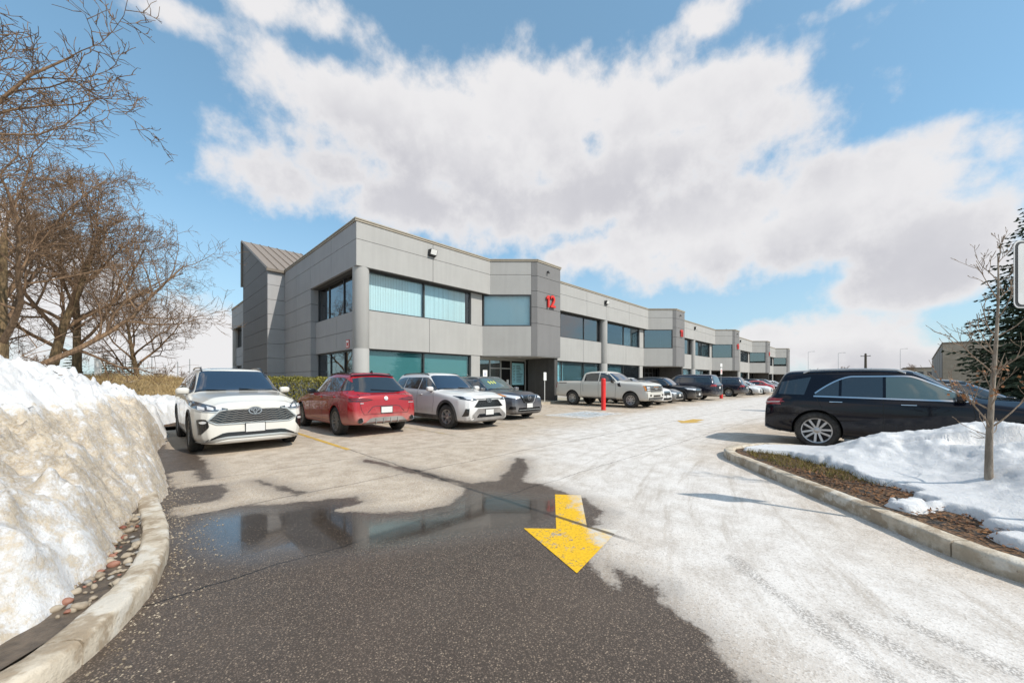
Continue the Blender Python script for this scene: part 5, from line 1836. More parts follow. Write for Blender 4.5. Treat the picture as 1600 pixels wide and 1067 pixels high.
def pickup():
    f, b = 2.95, -2.95
    sp = spec('suv', 5.90, 2.03, 1.97, 3.69, .95, .415, .34, hood=1.36, nose=1.26, belt=(1.34, 1.38), cowl=1.28, wtop=.62, tail=1.3, tw=.275, spokes=6, twin=True, rim='rim', rimr=.60, arch=1.16, flean=-.03, steer=.06, wsb=.82, wst=.68)
    sp['top'] = [(b, 1.30), (b + .04, 1.40), (b + .2, 1.42), (-1.16, 1.43), (-1.10, 1.45), (-1.06, 1.60), (-.98, 1.86), (-.86, 1.93), (-.3, 1.97), (.25, 1.965), (.62, 1.90), (1.16, 1.47), (1.28, 1.41), (1.5, 1.385), (2.5, 1.35), (2.80, 1.29), (2.91, 1.24), (f, 1.10)]
    sp['rw'] = [(b, .90), (-1.2, .90), (-1.08, .84), (-.9, .74), (.62, .73), (1.28, .84), (2.5, .84), (f, .80)]
    sp['wid'] = [(b, .93), (b + .1, .97), (b + .3, 1.0), (2.2, 1.0), (2.6, .985), (2.84, .95), (f - .03, .90), (f, .86)]
    sp['sho'] = [(b, 1.2), (b + .1, 1.34), (-1.1, 1.36), (1.28, 1.33), (2.6, 1.24), (f - .05, 1.12), (f, 1.0)]
    sp['und'] = [(b, .52), (b + .2, .50), (-1.9, .46), (1.9, .40), (f - .25, .36), (f, .42)]
    c = Car('pickup_truck', (19.22, 11.3, 0), R(-90), 'paint_truck', sp, 'off-white crew-cab pickup truck backed in beside the red bollard', 'pickup truck')
    side = [([(1.10, 1.395), (.12, 1.40)], [(1.08, 1.42), (.56, 1.84), (.12, 1.865)]), ([(.04, 1.40), (-.88, 1.41)], [(.04, 1.865), (-.5, 1.86), (-.84, 1.80)])]
    c.glass(side, 'car_glass', 'car_glass_blue')
    c.arches('paint_truck', .05, .012)
    c.seams([[(1.12, .55), (1.16, 1.0), (1.12, 1.38)], [(.08, .5), (.08, 1.40)], [(-.92, .8), (-.94, 1.38)], [(-1.08, .5), (-1.08, 1.40)], [(1.1, .52), (-1.05, .52)]], .012)
    c.handles([(.28, 1.20), (-.72, 1.20)])
    c.patch('T', [(-2.75, -.80), (-2.75, .80)], [(-1.22, -.80), (-1.22, .80)], 'bed_cover', 'cladding', off=.008, nu=8, nv=8)
    c.both('S', [(-1.0, .43), (1.15, .43)], [(-1.0, .49), (1.15, .49)], 'running_board', 'cladding', off=.03, nu=20, nv=4)
    c.both('S', [(1.30, 1.12), (1.48, 1.10)], [(1.24, 1.28), (1.38, 1.32)], 'fender_vent', 'gloss_black', off=.010, nu=6, nv=5)
    c.both('S', [(-2.66, 1.29), (-2.10, 1.29)], [(-2.66, 1.34), (-2.10, 1.34)], 'bedside_decal', 'cladding', off=.004, nu=10, nv=3)
    c.both('S', [(-2.95, 1.0), (-2.84, 1.02)], [(-2.95, 1.36), (-2.80, 1.36)], 'tail_light', 'tail_lamp', off=.012, nu=5, nv=6)
    # broad grille and stacked lamps
    mesh_grille(c, [(-.62, .84), (.62, .84)], [(-.64, 1.17), (.64, 1.17)], 4, bar='satin', w=.03)
    hl = lamp(c, 'F', [(.97, .90), (.66, .88)], [(.96, 1.16), (.66, 1.17)], 'gloss_black')
    for sg, par in zip((1, -1), hl):
        for z in (.96, 1.07):
            c.patch('F', [(sg * .92, z - .04), (sg * .70, z - .04)], [(sg * .92, z + .035), (sg * .70, z + .035)], 'lamp_lens', 'head_inner', off=.018, nu=6, nv=4, parent=par)
        c.strip('F', [(sg * .955, .91), (sg * .95, 1.15)], .025, 'marker', 'amber', off=.018, parent=par)
    for q in (-.2, 0, .2):
        c.strip('F', [(q - .05, 1.10), (q + .05, 1.10)], .03, 'marker', 'amber', off=.024)
    c.ellipse('F', (0, 1.0), .13, .058, 'emblem', 'satin', .03, .02)
    c.patch('F', [(-.90, .56), (.90, .56)], [(-.92, .78), (.92, .78)], 'bumper', 'paint_truck', off=.05, nu=20, nv=5, depth=.3)
    c.patch('F', [(-.42, .58), (.42, .58)], [(-.42, .68), (.42, .68)], 'lower_intake', 'gloss_black', off=.056, nu=14, nv=4)
    c.both('F', [(.80, .62), (.62, .62)], [(.80, .71), (.62, .71)], 'fog_pod', 'gloss_black', off=.056, nu=6, nv=4)
    c.patch('F', [(-.82, .44), (.82, .44)], [(-.85, .545), (.85, .545)], 'air_dam', 'cladding', off=.02, nu=16, nv=4)
    c.mirror(.98, 1.44, 'gloss_black', (.09, .13, .12))
    return c
pickup()

def black_suv():
    sp = spec('suv', 4.62, 1.90, 1.67, 2.80, .86, .378, .21, hood=1.07, nose=.95, belt=(1.03, 1.09), cowl=.82, wtop=.06, rtop=-1.96, tail=1.04, rg=-2.20, spokes=5, twin=True, rim='rim', rimr=.70, tw=.26)
    sp['rglass'] = ([(-.64, 1.08), (.64, 1.08)], [(-.54, 1.46), (.54, 1.46)])
    c = Car('parked_suv', (10.99, -.40, 0), R(-90), 'paint_black', sp, 'glossy black SUV with chrome window trim behind the snow mound', 'suv', 'cars in the row across the aisle')
    side = dlo(-1.38, -.80, .74, 1.065, 1.105, 1.505, .03, [-.34, -.98], .05)
    c.glass(side, 'car_glass', 'car_glass_blue', front_pane='car_glass_green')
    c.strips(rim_line(side), .026, 'window_trim', 'chrome', off=.010, n=60)
    c.strips([(.76, 1.055), (-1.40, 1.095)], .026, 'belt_trim', 'chrome', off=.010, n=40)
    c.both('S', [(-2.02, 1.13), (-1.56, 1.12)], [(-1.98, 1.40), (-1.46, 1.50)], 'quarter_window', 'car_glass', off=.005, nu=8, nv=6)
    c.arches('paint_black', .05, .012)
    c.both('S', [(-.95, .22), (.98, .22)], [(-.95, .30), (.98, .30)], 'rocker_trim', 'cladding', off=.014, nu=20, nv=4)
    c.strips([(.95, .245), (-.92, .245)], .035, 'side_step', 'satin', off=.05)
    c.seams([[(.66, .40), (.76, .8), (.72, 1.06)], [(-.35, .34), (-.35, 1.08)], [(-1.02, .62), (-1.26, .86), (-1.36, 1.08)]], .009)
    c.handles([(-.02, .965), (-1.04, .985)])
    c.strips([(.08, .965), (-.12, .965)], .012, 'handle_trim', 'chrome', off=.034)
    c.strips([(-.94, .985), (-1.14, .985)], .012, 'handle_trim', 'chrome', off=.034)
    c.strips([(.7, .62), (-.2, .56), (-.95, .58)], .02, 'door_crease', 'paint_black', off=.006)
    c.both('S', [(-2.32, .90), (-1.90, .965)], [(-2.32, 1.05), (-2.08, 1.04), (-1.90, .975)], 'tail_light', 'tail_lamp', off=.010, nu=10, nv=5)
    c.strips([(-2.30, .94), (-1.98, .965)], .014, 'lamp_bar', 'white_gloss', off=.014)
    lamp(c, 'B', [(.92, .90), (.42, .92)], [(.90, 1.03), (.42, 1.0)], 'tail_lamp', 'tail_light')
    c.patch('B', [(-.7, .30), (.7, .30)], [(-.62, .44), (.62, .44)], 'diffuser', 'cladding', off=.010, nu=14, nv=4)
    c.strips([(-2.30, .40), (-2.08, .33)], .025, 'bumper_trim', 'chrome', off=.012)
    c.plate('B', .80)
    c.mirror(.58, 1.14, None, (.10, .14, .085))
    c.rails(-1.6, -.05, 'satin', .96, .05)
    lamp(c, 'F', [(.90, .74), (.5, .72)], [(.90, .86), (.5, .83)])
    c.patch('F', [(-.5, .45), (.5, .45)], [(-.45, .78), (.45, .78)], 'grille', 'gloss_black')
    return c
black_suv()

def simple_car(name, x, y, rz, pm, sp, label, cat, group='cars parked along the building', lod=1, dl=None, rails=True, arch='cladding', fg='car_glass_blue', clad=True, trim=None, lamps=1.0):
    hw = sp['W'] / 2
    f, b = sp['L'] / 2, -sp['L'] / 2
    zb = lerp_list(sp['sho'], sp['cowl'])
    zr = lerp_list(sp['sho'], b + .6)
    sp.setdefault('rglass', ([(-hw * .70, zr + .0), (hw * .70, zr + .0)], [(-hw * .58, sp['H'] - .16), (hw * .58, sp['H'] - .16)]))
    c = Car(name, (x, y, 0), rz, pm, sp, label, cat, group, lod)
    side = dlo(*dl)
    c.glass(side, 'car_glass', fg)
    if trim:
        c.strips(rim_line(side), .022, 'window_trim', trim)
    c.arches(arch, .045, .010)
    if clad:
        c.both('S', [(sp['xr'] + .45, .22), (sp['xf'] - .45, .22)], [(sp['xr'] + .45, .33), (sp['xf'] - .45, .33)], 'rocker_trim', 'cladding', off=.012, nu=10, nv=3)
    nz = lerp_list(sp['top'], f - .16)
    k = hw / .95
    lamp(c, 'F', [(.90 * k, nz - .13), (.70 * k, nz - .17), (.48 * k, nz - .16)], [(.88 * k, nz - .03), (.70 * k, nz - .06), (.48 * k, nz - .10)], 'head_inner')
    mesh_grille(c, [(-.46 * k, nz - .38), (.46 * k, nz - .38)], [(-.42 * k, nz - .12), (.42 * k, nz - .12)], 3, bar='satin', w=.012)
    c.patch('F', [(-.62 * k, .30), (.62 * k, .30)], [(-.56 * k, .43), (.56 * k, .43)], 'lower_intake', 'gloss_black', off=.010, nu=12, nv=4)
    c.plate('F', .50)
    tz = lerp_list(sp['top'], b + .03)
    lamp(c, 'B', [(.93 * k, tz - .20), (.55 * k, tz - .17)], [(.90 * k, tz - .04), (.55 * k, tz - .06)], 'tail_lamp', 'tail_light')
    c.patch('B', [(-.75 * k, .32), (.75 * k, .32)], [(-.7 * k, .5), (.7 * k, .5)], 'rear_bumper_trim', 'cladding', off=.010, nu=12, nv=4)
    c.plate('B', tz - .28)
    c.mirror(sp['cowl'] - .26, zb + .09)
    c.handles([(-.05, zb - .10), (-.95, zb - .07)])
    c.seams([[(sp['cowl'] - .14, .45), (sp['cowl'] - .14, zb)], [(-.22, .4), (-.22, zb)]])
    if rails:
        c.rails(sp['wtop'] - 1.6, sp['wtop'] - .1, 'satin', .92, .035)
    return c
def suvspec(L, W, H, wb, **k):
    d = dict(hood=.62 * H, nose=.57 * H, belt=(.625 * H, .665 * H), cowl=L * .175, wtop=L * .025, rtop=-L * .41, tail=.61 * H, fo=.90, r=.36, gc=.2)
    d.update(k)
    return spec('suv', L, W, H, wb, d.pop('fo'), d.pop('r'), d.pop('gc'), **d)
def suvdl(L, H):
    return (-L * .44, -L * .30, L * .145, .655 * H, .70 * H, .905 * H, L * .012, [-.2, -1.15])
def sedspec(L, W, H, wb, **k):
    d = dict(hood=.62 * H, nose=.52 * H, belt=(.635 * H, .675 * H), cowl=L * .175, wtop=L * .01, rtop=-L * .26, tail=.66 * H, rg=-L * .40, deck=.735 * H, fo=.92, r=.335, gc=.16)
    d.update(k)
    return spec('sedan', L, W, H, wb, d.pop('fo'), d.pop('r'), d.pop('gc'), **d)
def seddl(L, H):
    return (-L * .35, -L * .20, L * .145, .66 * H, .715 * H, .915 * H, L * .0, [-.25, -1.1])
N_, S_r = R(-90), R(90)
simple_car('parked_suv', 22.05, 11.25, N_, 'paint_white_suv', suvspec(4.7, 1.88, 1.64, 2.9, spokes=5), 'white SUV mostly hidden behind the pickup truck', 'suv', dl=suvdl(4.7, 1.64))
simple_car('parked_hatchback', 24.65, 11.35, N_, 'paint_grey', sedspec(4.35, 1.79, 1.46, 2.65, rtop=-1.45, rg=-2.0, deck=.98), 'low dark grey hatchback between white and black SUVs', 'hatchback', dl=seddl(4.35, 1.46), rails=False, clad=False, arch='paint_grey')
simple_car('parked_suv', 27.3, 11.2, N_, 'paint_black2', suvspec(4.7, 1.84, 1.68, 2.79, spokes=5), 'black SUV facing out beside the dark grey hatchback', 'suv', dl=suvdl(4.7, 1.68), trim='chrome')
simple_car('parked_suv', 30.35, 11.2, S_r, 'paint_navy', suvspec(5.6, 2.06, 1.90, 3.2, r=.40, gc=.26, rtop=-2.45, tail=1.2), 'large navy SUV parked nose-in before the empty stalls', 'suv', dl=(-2.45, -2.2, .80, 1.26, 1.30, 1.72, .06, [-.25, -1.3]), trim='chrome')
simple_car('parked_suv', 38.4, 11.0, S_r, 'paint_navy', suvspec(5.1, 1.98, 1.78, 2.98, r=.38, spokes=5), 'dark blue SUV parked nose-in past the post sign', 'suv', dl=suvdl(5.1, 1.78), trim='chrome')
simple_car('parked_sedan', 43.3, 10.7, N_, 'paint_white_suv', sedspec(4.8, 1.85, 1.44, 2.85), 'white sedan facing out next to the dark blue SUV', 'sedan', dl=seddl(4.8, 1.44), rails=False, clad=False, arch='paint_white_suv', lod=2)
simple_car('parked_sedan', 46.9, 10.4, N_, 'paint_white_suv', sedspec(4.7, 1.82, 1.46, 2.8), 'second white sedan, just short of the red car', 'sedan', dl=seddl(4.7, 1.46), rails=False, clad=False, arch='paint_white_suv', lod=2)
simple_car('parked_sedan', 50.6, 10.8, S_r, 'paint_redfar', sedspec(4.6, 1.80, 1.45, 2.7), 'small red car far down the row of parked cars', 'sedan', dl=seddl(4.6, 1.45), rails=False, clad=False, arch='paint_redfar', lod=2)
simple_car('parked_suv', 54.2, 10.9, N_, 'paint_black2', suvspec(4.6, 1.85, 1.66, 2.7), 'black SUV just past the small red car', 'suv', dl=suvdl(4.6, 1.66), lod=2)
simple_car('parked_suv', 58.6, 10.8, N_, 'paint_grey', suvspec(4.6, 1.85, 1.66, 2.7), 'grey SUV second past the small red car', 'suv', dl=suvdl(4.6, 1.66), lod=2)
simple_car('parked_sedan', 64.5, 10.8, N_, 'paint_white_suv', sedspec(4.7, 1.82, 1.46, 2.8), 'farthest white sedan in the row along the building', 'sedan', dl=seddl(4.7, 1.46), rails=False, clad=False, arch='paint_white_suv', lod=2)
simple_car('parked_sedan', 13.85, -1.35, N_, 'paint_black2', sedspec(4.85, 1.86, 1.46, 2.85), 'black sedan beyond the glossy black SUV', 'sedan', 'cars in the row across the aisle', dl=seddl(4.85, 1.46), rails=False, clad=False, arch='paint_black2', trim='chrome')
# ------------------------------------------------------------------ trees and planting
def bark_fn(c1, c2):
    def fn(t, b):
        p = t.obj()
        x, y, z = t.sep(p)[:3]
        n = t.noise(t.comb(t.m('MULTIPLY', x, 9.0), t.m('MULTIPLY', y, 9.0), t.m('MULTIPLY', z, 2.0)), 1.6, 5, .7)
        t.put(b.inputs['Base Color'], t.mix(t.ss(n, .35, .68), c1, c2))
        b.inputs['Roughness'].default_value = .9
        t.put(b.inputs['Normal'], t.bump(n, .8, .03))
    return fn
mat('bark', fn=bark_fn((.085, .058, .03), (.24, .165, .085)))
mat('twig', fn=bark_fn((.11, .066, .038), (.26, .165, .095)))
mat('bark_young', fn=bark_fn((.17, .14, .11), (.36, .30, .24)))
mat('twig_young', fn=bark_fn((.16, .11, .075), (.34, .26, .19)))
def bare_tree(seed, h=11.0, spread=.62, limbs=9, trunk_r=.24, trunk_h=2.2, nb=(9, 8, 5), rmin=.008, droop=0.0):
    rnd = random.Random(seed)
    trunk, crown = MB(), MB()
    def rot(d, ang):
        ax = d.cross(Vector((rnd.uniform(-1, 1), rnd.uniform(-1, 1), rnd.uniform(-1, 1))))
        if ax.length < 1e-4:
            ax = Vector((1, 0, 0))
        return Matrix.Rotation(ang, 3, ax.normalized()) @ d
    def grow(p, d, L, r, lev):
        n = (0, 7, 5, 4, 3)[lev]
        pts, rad = [p.copy()], [r]
        wob = (.0, .16, .22, .26, .25)[lev]
        for k in range(n):
            d = (d + Vector((rnd.gauss(0, wob), rnd.gauss(0, wob), rnd.gauss(0, wob))) + Vector((0, 0, (.10, .10, .05, .04, .03)[lev] - droop * .05 * lev))).normalized()
            p = p + d * L / n
            if p.z < 1.5:
                d.z = abs(d.z)
            pts.append(p.copy())
            rad.append(max(rmin * .6, r * (1 - .78 * (k + 1) / n)))
        mb = trunk if lev == 1 and False else crown
        mb.tube(pts, rad, (8, 7, 5, 3, 3)[lev], cap=False)
        if lev >= 4:
            return
        m = nb[lev - 1]
        for k in range(m):
            f = .22 + .78 * (k + rnd.random()) / m
            i = min(n - 1, int(f * n))
            q = pts[i].lerp(pts[i + 1], f * n - i)
            dd = (pts[i + 1] - pts[i]).normalized()
            c = rot(dd, R(rnd.uniform(28, 68)))
            grow(q, c, L * rnd.uniform(.34, .58) * (1.15 - .5 * f), max(rmin, rad[i] * rnd.uniform(.42, .62)), lev + 1)
    base = Vector((0, 0, -.3))
    pts, rad = [base], [trunk_r * 1.5]
    d = Vector((rnd.gauss(0, .04), rnd.gauss(0, .04), 1)).normalized()
    steps = 7
    for k in range(steps):
        d = (d + Vector((rnd.gauss(0, .05), rnd.gauss(0, .05), .03))).normalized()
        pts.append(pts[-1] + d * (h * .55 + .3) / steps)
        rad.append(trunk_r * (1.05 - .72 * (k + 1) / steps))
    trunk.tube(pts, rad, 14, cap=False)
    for k in range(limbs):
        f = trunk_h / (h * .55) + (1 - trunk_h / (h * .55)) * (k / max(1, limbs - 1)) ** .9
        f = min(.985, f)
        i = min(steps - 1, int(f * steps))
        q = pts[i].lerp(pts[i + 1], f * steps - i)
        az = k * 2.399 + rnd.uniform(-.4, .4)
        el = R(rnd.uniform(18, 42) + 32 * f)
        dd = Vector((math.cos(az) * math.cos(el), math.sin(az) * math.cos(el), math.sin(el)))
        grow(q, dd, h * spread * rnd.uniform(.8, 1.1) * (1.05 - .35 * f), rad[i] * rnd.uniform(.42, .6), 1)
    a = trunk.build('trunk', 'bark', None, True)
    b = crown.build('crown', 'twig', None, True)
    out = (a.data, b.data)
    bpy.data.objects.remove(a)
    bpy.data.objects.remove(b)
    return out
def place_tree(data, loc, rz, sc, label, cat='tree', group='bare trees beyond the snow bank', name='bare_tree', mats=None):
    t = empty(name, loc, rz)
    t.scale = (sc, sc, sc)
    tag(t, label, cat, group)
    for nm, me in zip(('trunk', 'crown'), data):
        o = bpy.data.objects.new(nm, me)
        COL.objects.link(o)
        o.parent = t
    return t
TA = bare_tree(21, 11.5, .58, 11, .22, 1.6, (12, 10, 5), .0085)
TB = bare_tree(33, 10.5, .50, 11, .19, 1.7, (12, 10, 5), .0095)
bz = lambda x, y: float(berm_z(np.array([x]), np.array([y]))[0])
for data, x, y, rz, sc, lb in (
        (TA, -3.1, 20.6, .4, 1.0, 'bare tree with the thickest forked trunk, at the photo edge'),
        (TB, -2.75, 26.6, 1.9, 1.08, 'bare many-limbed tree second from the thick forked trunk'),
        (TA, -2.3, 32.0, 3.6, .95, 'bare tree third in line, crowded between its neighbours'),
        (TB, .25, 38.5, 4.4, 1.0, 'bare tree standing apart on the grass berm, nearest the building'),
        (TA, -4.6, 11.6, 5.3, 1.0, 'bare tree whose long branches hang in above the snow bank'),
        (TB, -7.5, 36.0, .9, .95, 'bare tree farthest back among the row of trunks')):
    place_tree(data, (x, y, bz(x, y)), rz, sc, lb)

# ---- young tree on the island, with a few dead leaves still on
def young_tree():
    rnd = random.Random(4)
    root = empty('young_tree', (6.72, -.90, .12))
    tag(root, 'thin young tree with a few brown leaves, standing in the snow mound', 'tree')
    tr, cr, lv = MB(), MB(), MB()
    pts, rad = [], []
    for k in range(15):
        z = k * 2.85 / 14
        pts.append(Vector((.03 * math.sin(z * 2.1), .03 * math.sin(z * 1.4 + 1), z - .15)))
        rad.append(.039 * (1 - .95 * (k / 14) ** .8) + .003)
    rad[0] = .06
    tr.tube(pts, rad, 12, cap=True)
    left = -RT
    def twig(p, d, L, r, lev):
        n = 5
        path, rr = [p.copy()], [r]
        for k in range(n):
            d = (d + Vector((rnd.gauss(0, .10), rnd.gauss(0, .10), rnd.gauss(0, .08) + .09))).normalized()
            p = p + d * L / n
            path.append(p.copy())
            rr.append(max(.0018, r * (1 - .75 * (k + 1) / n)))
        cr.tube(path, rr, 6 if lev == 1 else 4, cap=False)
        # buds
        cr.tube([path[-1], path[-1] + d * .018], [.0035, .001], 4, cap=False)
        if lev < 3:
            for k in range(5 if lev == 1 else 2):
                f = rnd.uniform(.25, .95)
                i = min(n - 1, int(f * n))
                q = path[i].lerp(path[i + 1], f * n - i)
                ax = Vector((rnd.uniform(-1, 1), rnd.uniform(-1, 1), rnd.uniform(-1, 1)))
                dd = Matrix.Rotation(R(rnd.uniform(25, 55)), 3, ax.normalized()) @ d
                twig(q, dd, L * rnd.uniform(.3, .5), r * .5, lev + 1)
        if lev >= 2 and d.dot(left) > .15 and .9 < p.z < 1.7 and rnd.random() < .85:
            for k in range(rnd.randint(2, 5)):
                c = path[rnd.randint(1, n)] + Vector((rnd.gauss(0, .02), rnd.gauss(0, .02), -.02))
                a = Vector((rnd.gauss(0, 1), rnd.gauss(0, 1), rnd.gauss(0, 1))).normalized() * rnd.uniform(.022, .045)
                w = a.cross(Vector((rnd.gauss(0, 1), rnd.gauss(0, 1), 1))).normalized() * rnd.uniform(.012, .02)
                lv.add([c, c + a * .5 + w, c + a, c + a * .5 - w], [(0, 1, 2, 3)])
    for k in range(19):
        z = .62 + 2.1 * (k / 18) ** 1.05
        i = min(13, int((z + .15) / 2.85 * 14))
        az = k * 2.4 + rnd.uniform(-.5, .5)
        el = R(rnd.uniform(22, 45) + 18 * z / 2.9)
        d = Vector((math.cos(az) * math.cos(el), math.sin(az) * math.cos(el), math.sin(el)))
        twig(pts[i].lerp(pts[i + 1], .5), d, rnd.uniform(.55, 1.0) * (1.12 - .28 * z), .0095 * (1.3 - .3 * z), 1)
    tr.build('trunk', 'bark_young', root, True)
    cr.build('crown', 'twig_young', root, True)
    o = lv.build('dead_leaves', 'dead_leaf', root)
    o['kind'] = 'stuff'
mat('dead_leaf', fn=speckle((.17, .065, .025), (.36, .16, .06), 30, .8, .1, 8, 90))
young_tree()

# ---- conifers
mat('needle', fn=speckle((.030, .050, .030), (.075, .105, .060), 7, .8, .2, 2.5, 40))
mat('needle_far', fn=speckle((.028, .042, .020), (.07, .085, .04), 7, .85, .2, 2.5, 40))
def spruce(seed, h, rb, n_whorl, m='needle', dens=1.0):
    rnd = random.Random(seed)
    tr, cr = MB(), MB()
    tr.tube([(0, 0, -.2), (0, 0, h * .5), (0, 0, h * .97)], [rb * .065, rb * .04, .01], 8)
    for k in range(n_whorl):
        f = k / n_whorl
        z = h * (.05 + .93 * f)
        R_ = rb * (1 - f) ** .85 * rnd.uniform(.85, 1.1) + .06
        nbh = max(4, int(9 * dens * (1 - .5 * f)))
        for j in range(nbh):
            az = 2 * math.pi * (j + rnd.random() * .8) / nbh + k
            L = R_ * rnd.uniform(.75, 1.12)
            segs = max(3, int(L / .16))
            prev = Vector((0, 0, z))
            for q in range(segs):
                t = (q + 1) / segs
                p = Vector((math.cos(az) * L * t, math.sin(az) * L * t, z - L * (.42 * t - .22 * t * t) + rnd.gauss(0, .02)))
                cr.tube([prev, p], [.012, .008], 3, cap=False)
                side = Vector((-math.sin(az), math.cos(az), 0))
                d = (p - prev).normalized()
                for s_ in (-1, 1):
                    for rep in range(3):
                        ln = (.10 + .26 * L * (1 - t * .75) * .55) * rnd.uniform(.7, 1.25)
                        tip = p + (side * s_ * rnd.uniform(.7, 1.0) + d * rnd.uniform(.4, .9) + Vector((0, 0, rnd.uniform(-.5, .12)))).normalized() * ln
                        w = Vector((rnd.gauss(0, 1), rnd.gauss(0, 1), rnd.gauss(0, 1))).cross(tip - p).normalized() * rnd.uniform(.012, .026)
                        mid = p.lerp(tip, .55)
                        cr.add([p, mid + w, tip, mid - w], [(0, 1, 2, 3)])
                        w2 = w.cross(tip - p).normalized() * .03
                        cr.add([p, mid + w2, tip, mid - w2], [(0, 1, 2, 3)])
                prev = p
    a = tr.build('trunk', 'bark')
    b = cr.build('crown', m)
    out = (a.data, b.data)
    bpy.data.objects.remove(a)
    bpy.data.objects.remove(b)
    return out
place_tree(spruce(5, 9.2, 2.7, 54, 'needle', 1.5), (22.6, -4.3, .05), .3, 1.0, 'dark green spruce behind the road sign at the right', 'tree', None, 'spruce_tree')
SF = spruce(9, 3.9, 1.5, 17, 'needle_far')
for k, (x, y, sc, lb) in enumerate(((-3.6, 47.0, 1.0, 'low dark conifer behind the crowded bare trunks'), (-1.9, 51.0, 1.05, 'low dark conifer behind the white utility box'), (-.2, 49.0, .95, 'low dark conifer right beside the tree on the berm'))):
    place_tree(SF, (x, y, 0), k * 1.3, sc, lb, 'tree', 'low conifers beyond the berm', 'conifer')
TS = bare_tree(51, 3.6, .50, 9, .05, .4, (7, 6, 3), .010)
for k, (x, y, sc, lb) in enumerate(((-1.2, 41.0, 1.0, 'pale leafless shrub by the white utility box'), (1.9, 44.0, .85, 'leafless shrub between the berm tree and the building'), (3.6, 52.0, .8, 'small leafless shrub nearest the far building corner'), (-5.2, 43.0, 1.1, 'leafless shrub among the bare trunks'))):
    place_tree(TS, (x, y, bz(x, y) if y < 47 else 0), k * 2.1, sc, lb, 'shrub', 'leafless shrubs beyond the berm', 'bare_shrub')

# ---- clipped hedge at the building corner
mat('hedge_leaf', fn=speckle((.075, .078, .010), (.26, .23, .035), 6, .6, .1, 2.2, 60))
mat('hedge_core', (.035, .028, .012), .9)
def hedge():
    rnd = random.Random(8)
    x0, x1, y0, y1, z1 = 1.3, 6.55, 14.95, 16.35, 1.50
    root = empty('hedge', (3.9, 15.6, .1))
    tag(root, 'clipped yellow-green hedge against the corner of the grey building', 'hedge')
    lv = MB()
    for k in range(15000):
        x, y, z = rnd.uniform(x0, x1), rnd.uniform(y0, y1), rnd.uniform(.12, z1)
        f = rnd.random()
        if f < .42:
            y = y0 + abs(rnd.gauss(0, .10)) - .05
        elif f < .72:
            z = z1 - abs(rnd.gauss(0, .09)) + .04
        elif f < .8:
            x = x1 - abs(rnd.gauss(0, .08)) + .04
        b = mnoise.noise((x * 1.7, y * 1.7, z * 2)) * .10
        c = Vector((x - 3.9, y - 15.6 - b, z - .1 + b * .6))
        a = Vector((rnd.gauss(0, .6), rnd.gauss(0, .6), rnd.gauss(.7, .5))).normalized() * rnd.uniform(.04, .085)
        w = a.cross(Vector((rnd.gauss(0, 1), rnd.gauss(0, 1), rnd.gauss(0, 1)))).normalized() * rnd.uniform(.012, .024)
        lv.add([c, c + a * .5 + w, c + a, c + a * .5 - w], [(0, 1, 2, 3)])
    lv.build('foliage', 'hedge_leaf', root)
    st = MB()
    for k in range(60):
        x, y = rnd.uniform(x0 + .1, x1 - .1) - 3.9, rnd.uniform(y0 + .25, y1 - .2) - 15.6
        st.tube([(x, y, -.05), (x + rnd.gauss(0, .1), y + rnd.gauss(0, .1), .7), (x + rnd.gauss(0, .2), y + rnd.gauss(0, .15), 1.25)], [.016, .012, .006], 5, cap=False)
    o = st.build('stems', 'hedge_core', root)
    o['kind'] = 'stuff'
hedge()
tag(mesh_obj('hedge_bed', [(.2, 14.66, .09), (6.88, 14.66, .09), (6.88, 17.6, .09), (.2, 17.6, .09)], [(0, 1, 2, 3)], 'mulch'), kind='structure')

# ---- dead grass on the berm, leaf litter and turf on the island
mat('straw', fn=speckle((.24, .165, .07), (.52, .39, .20), 5, .9, .1, 1.2, 60))
mat('litter', fn=speckle((.09, .035, .014), (.27, .13, .05), 22, .85, .1, 6, 60))
mat('turf', fn=speckle((.09, .075, .015), (.26, .20, .05), 14, .85, .1, 6, 60))
gr = MB()
rnd = random.Random(2)
for k in range(15000):
    x, y = rnd.uniform(-5, 5.2), rnd.uniform(22, 33)
    z = bz_cache = None
    s = rnd.uniform(.12, .34)
    gr.v += [(x, y, s)]
pts_ = np.array(gr.v)
zz = berm_z(pts_[:, 0], pts_[:, 1])
gr = MB()
for (x, y, s), z in zip(pts_, zz):
    if z < .12:
        continue
    a = rnd.uniform(0, 6.3)
    w = .014
    lx, ly = rnd.gauss(0, s * .5), rnd.gauss(0, s * .5)
    gr.add([(x - w * math.cos(a), y - w * math.sin(a), z - .02), (x + w * math.cos(a), y + w * math.sin(a), z - .02), (x + lx, y + ly, z + s)], [(0, 1, 2)])
tag(gr.build('dry_grass', 'straw'), 'dry straw-coloured grass on the berm behind the pearl white SUV', 'grass', kind='stuff')
xs_, ys_ = [], []
rnd = random.Random(6)
lt, tf = MB(), MB()
cand = [(rnd.uniform(4.2, 8.6), rnd.uniform(-3, 1.95)) for k in range(16000)]
arr = np.array(cand)
dd_ = sdf(arr[:, 0], arr[:, 1], ISL)
mz = mound_z(arr[:, 0], arr[:, 1])
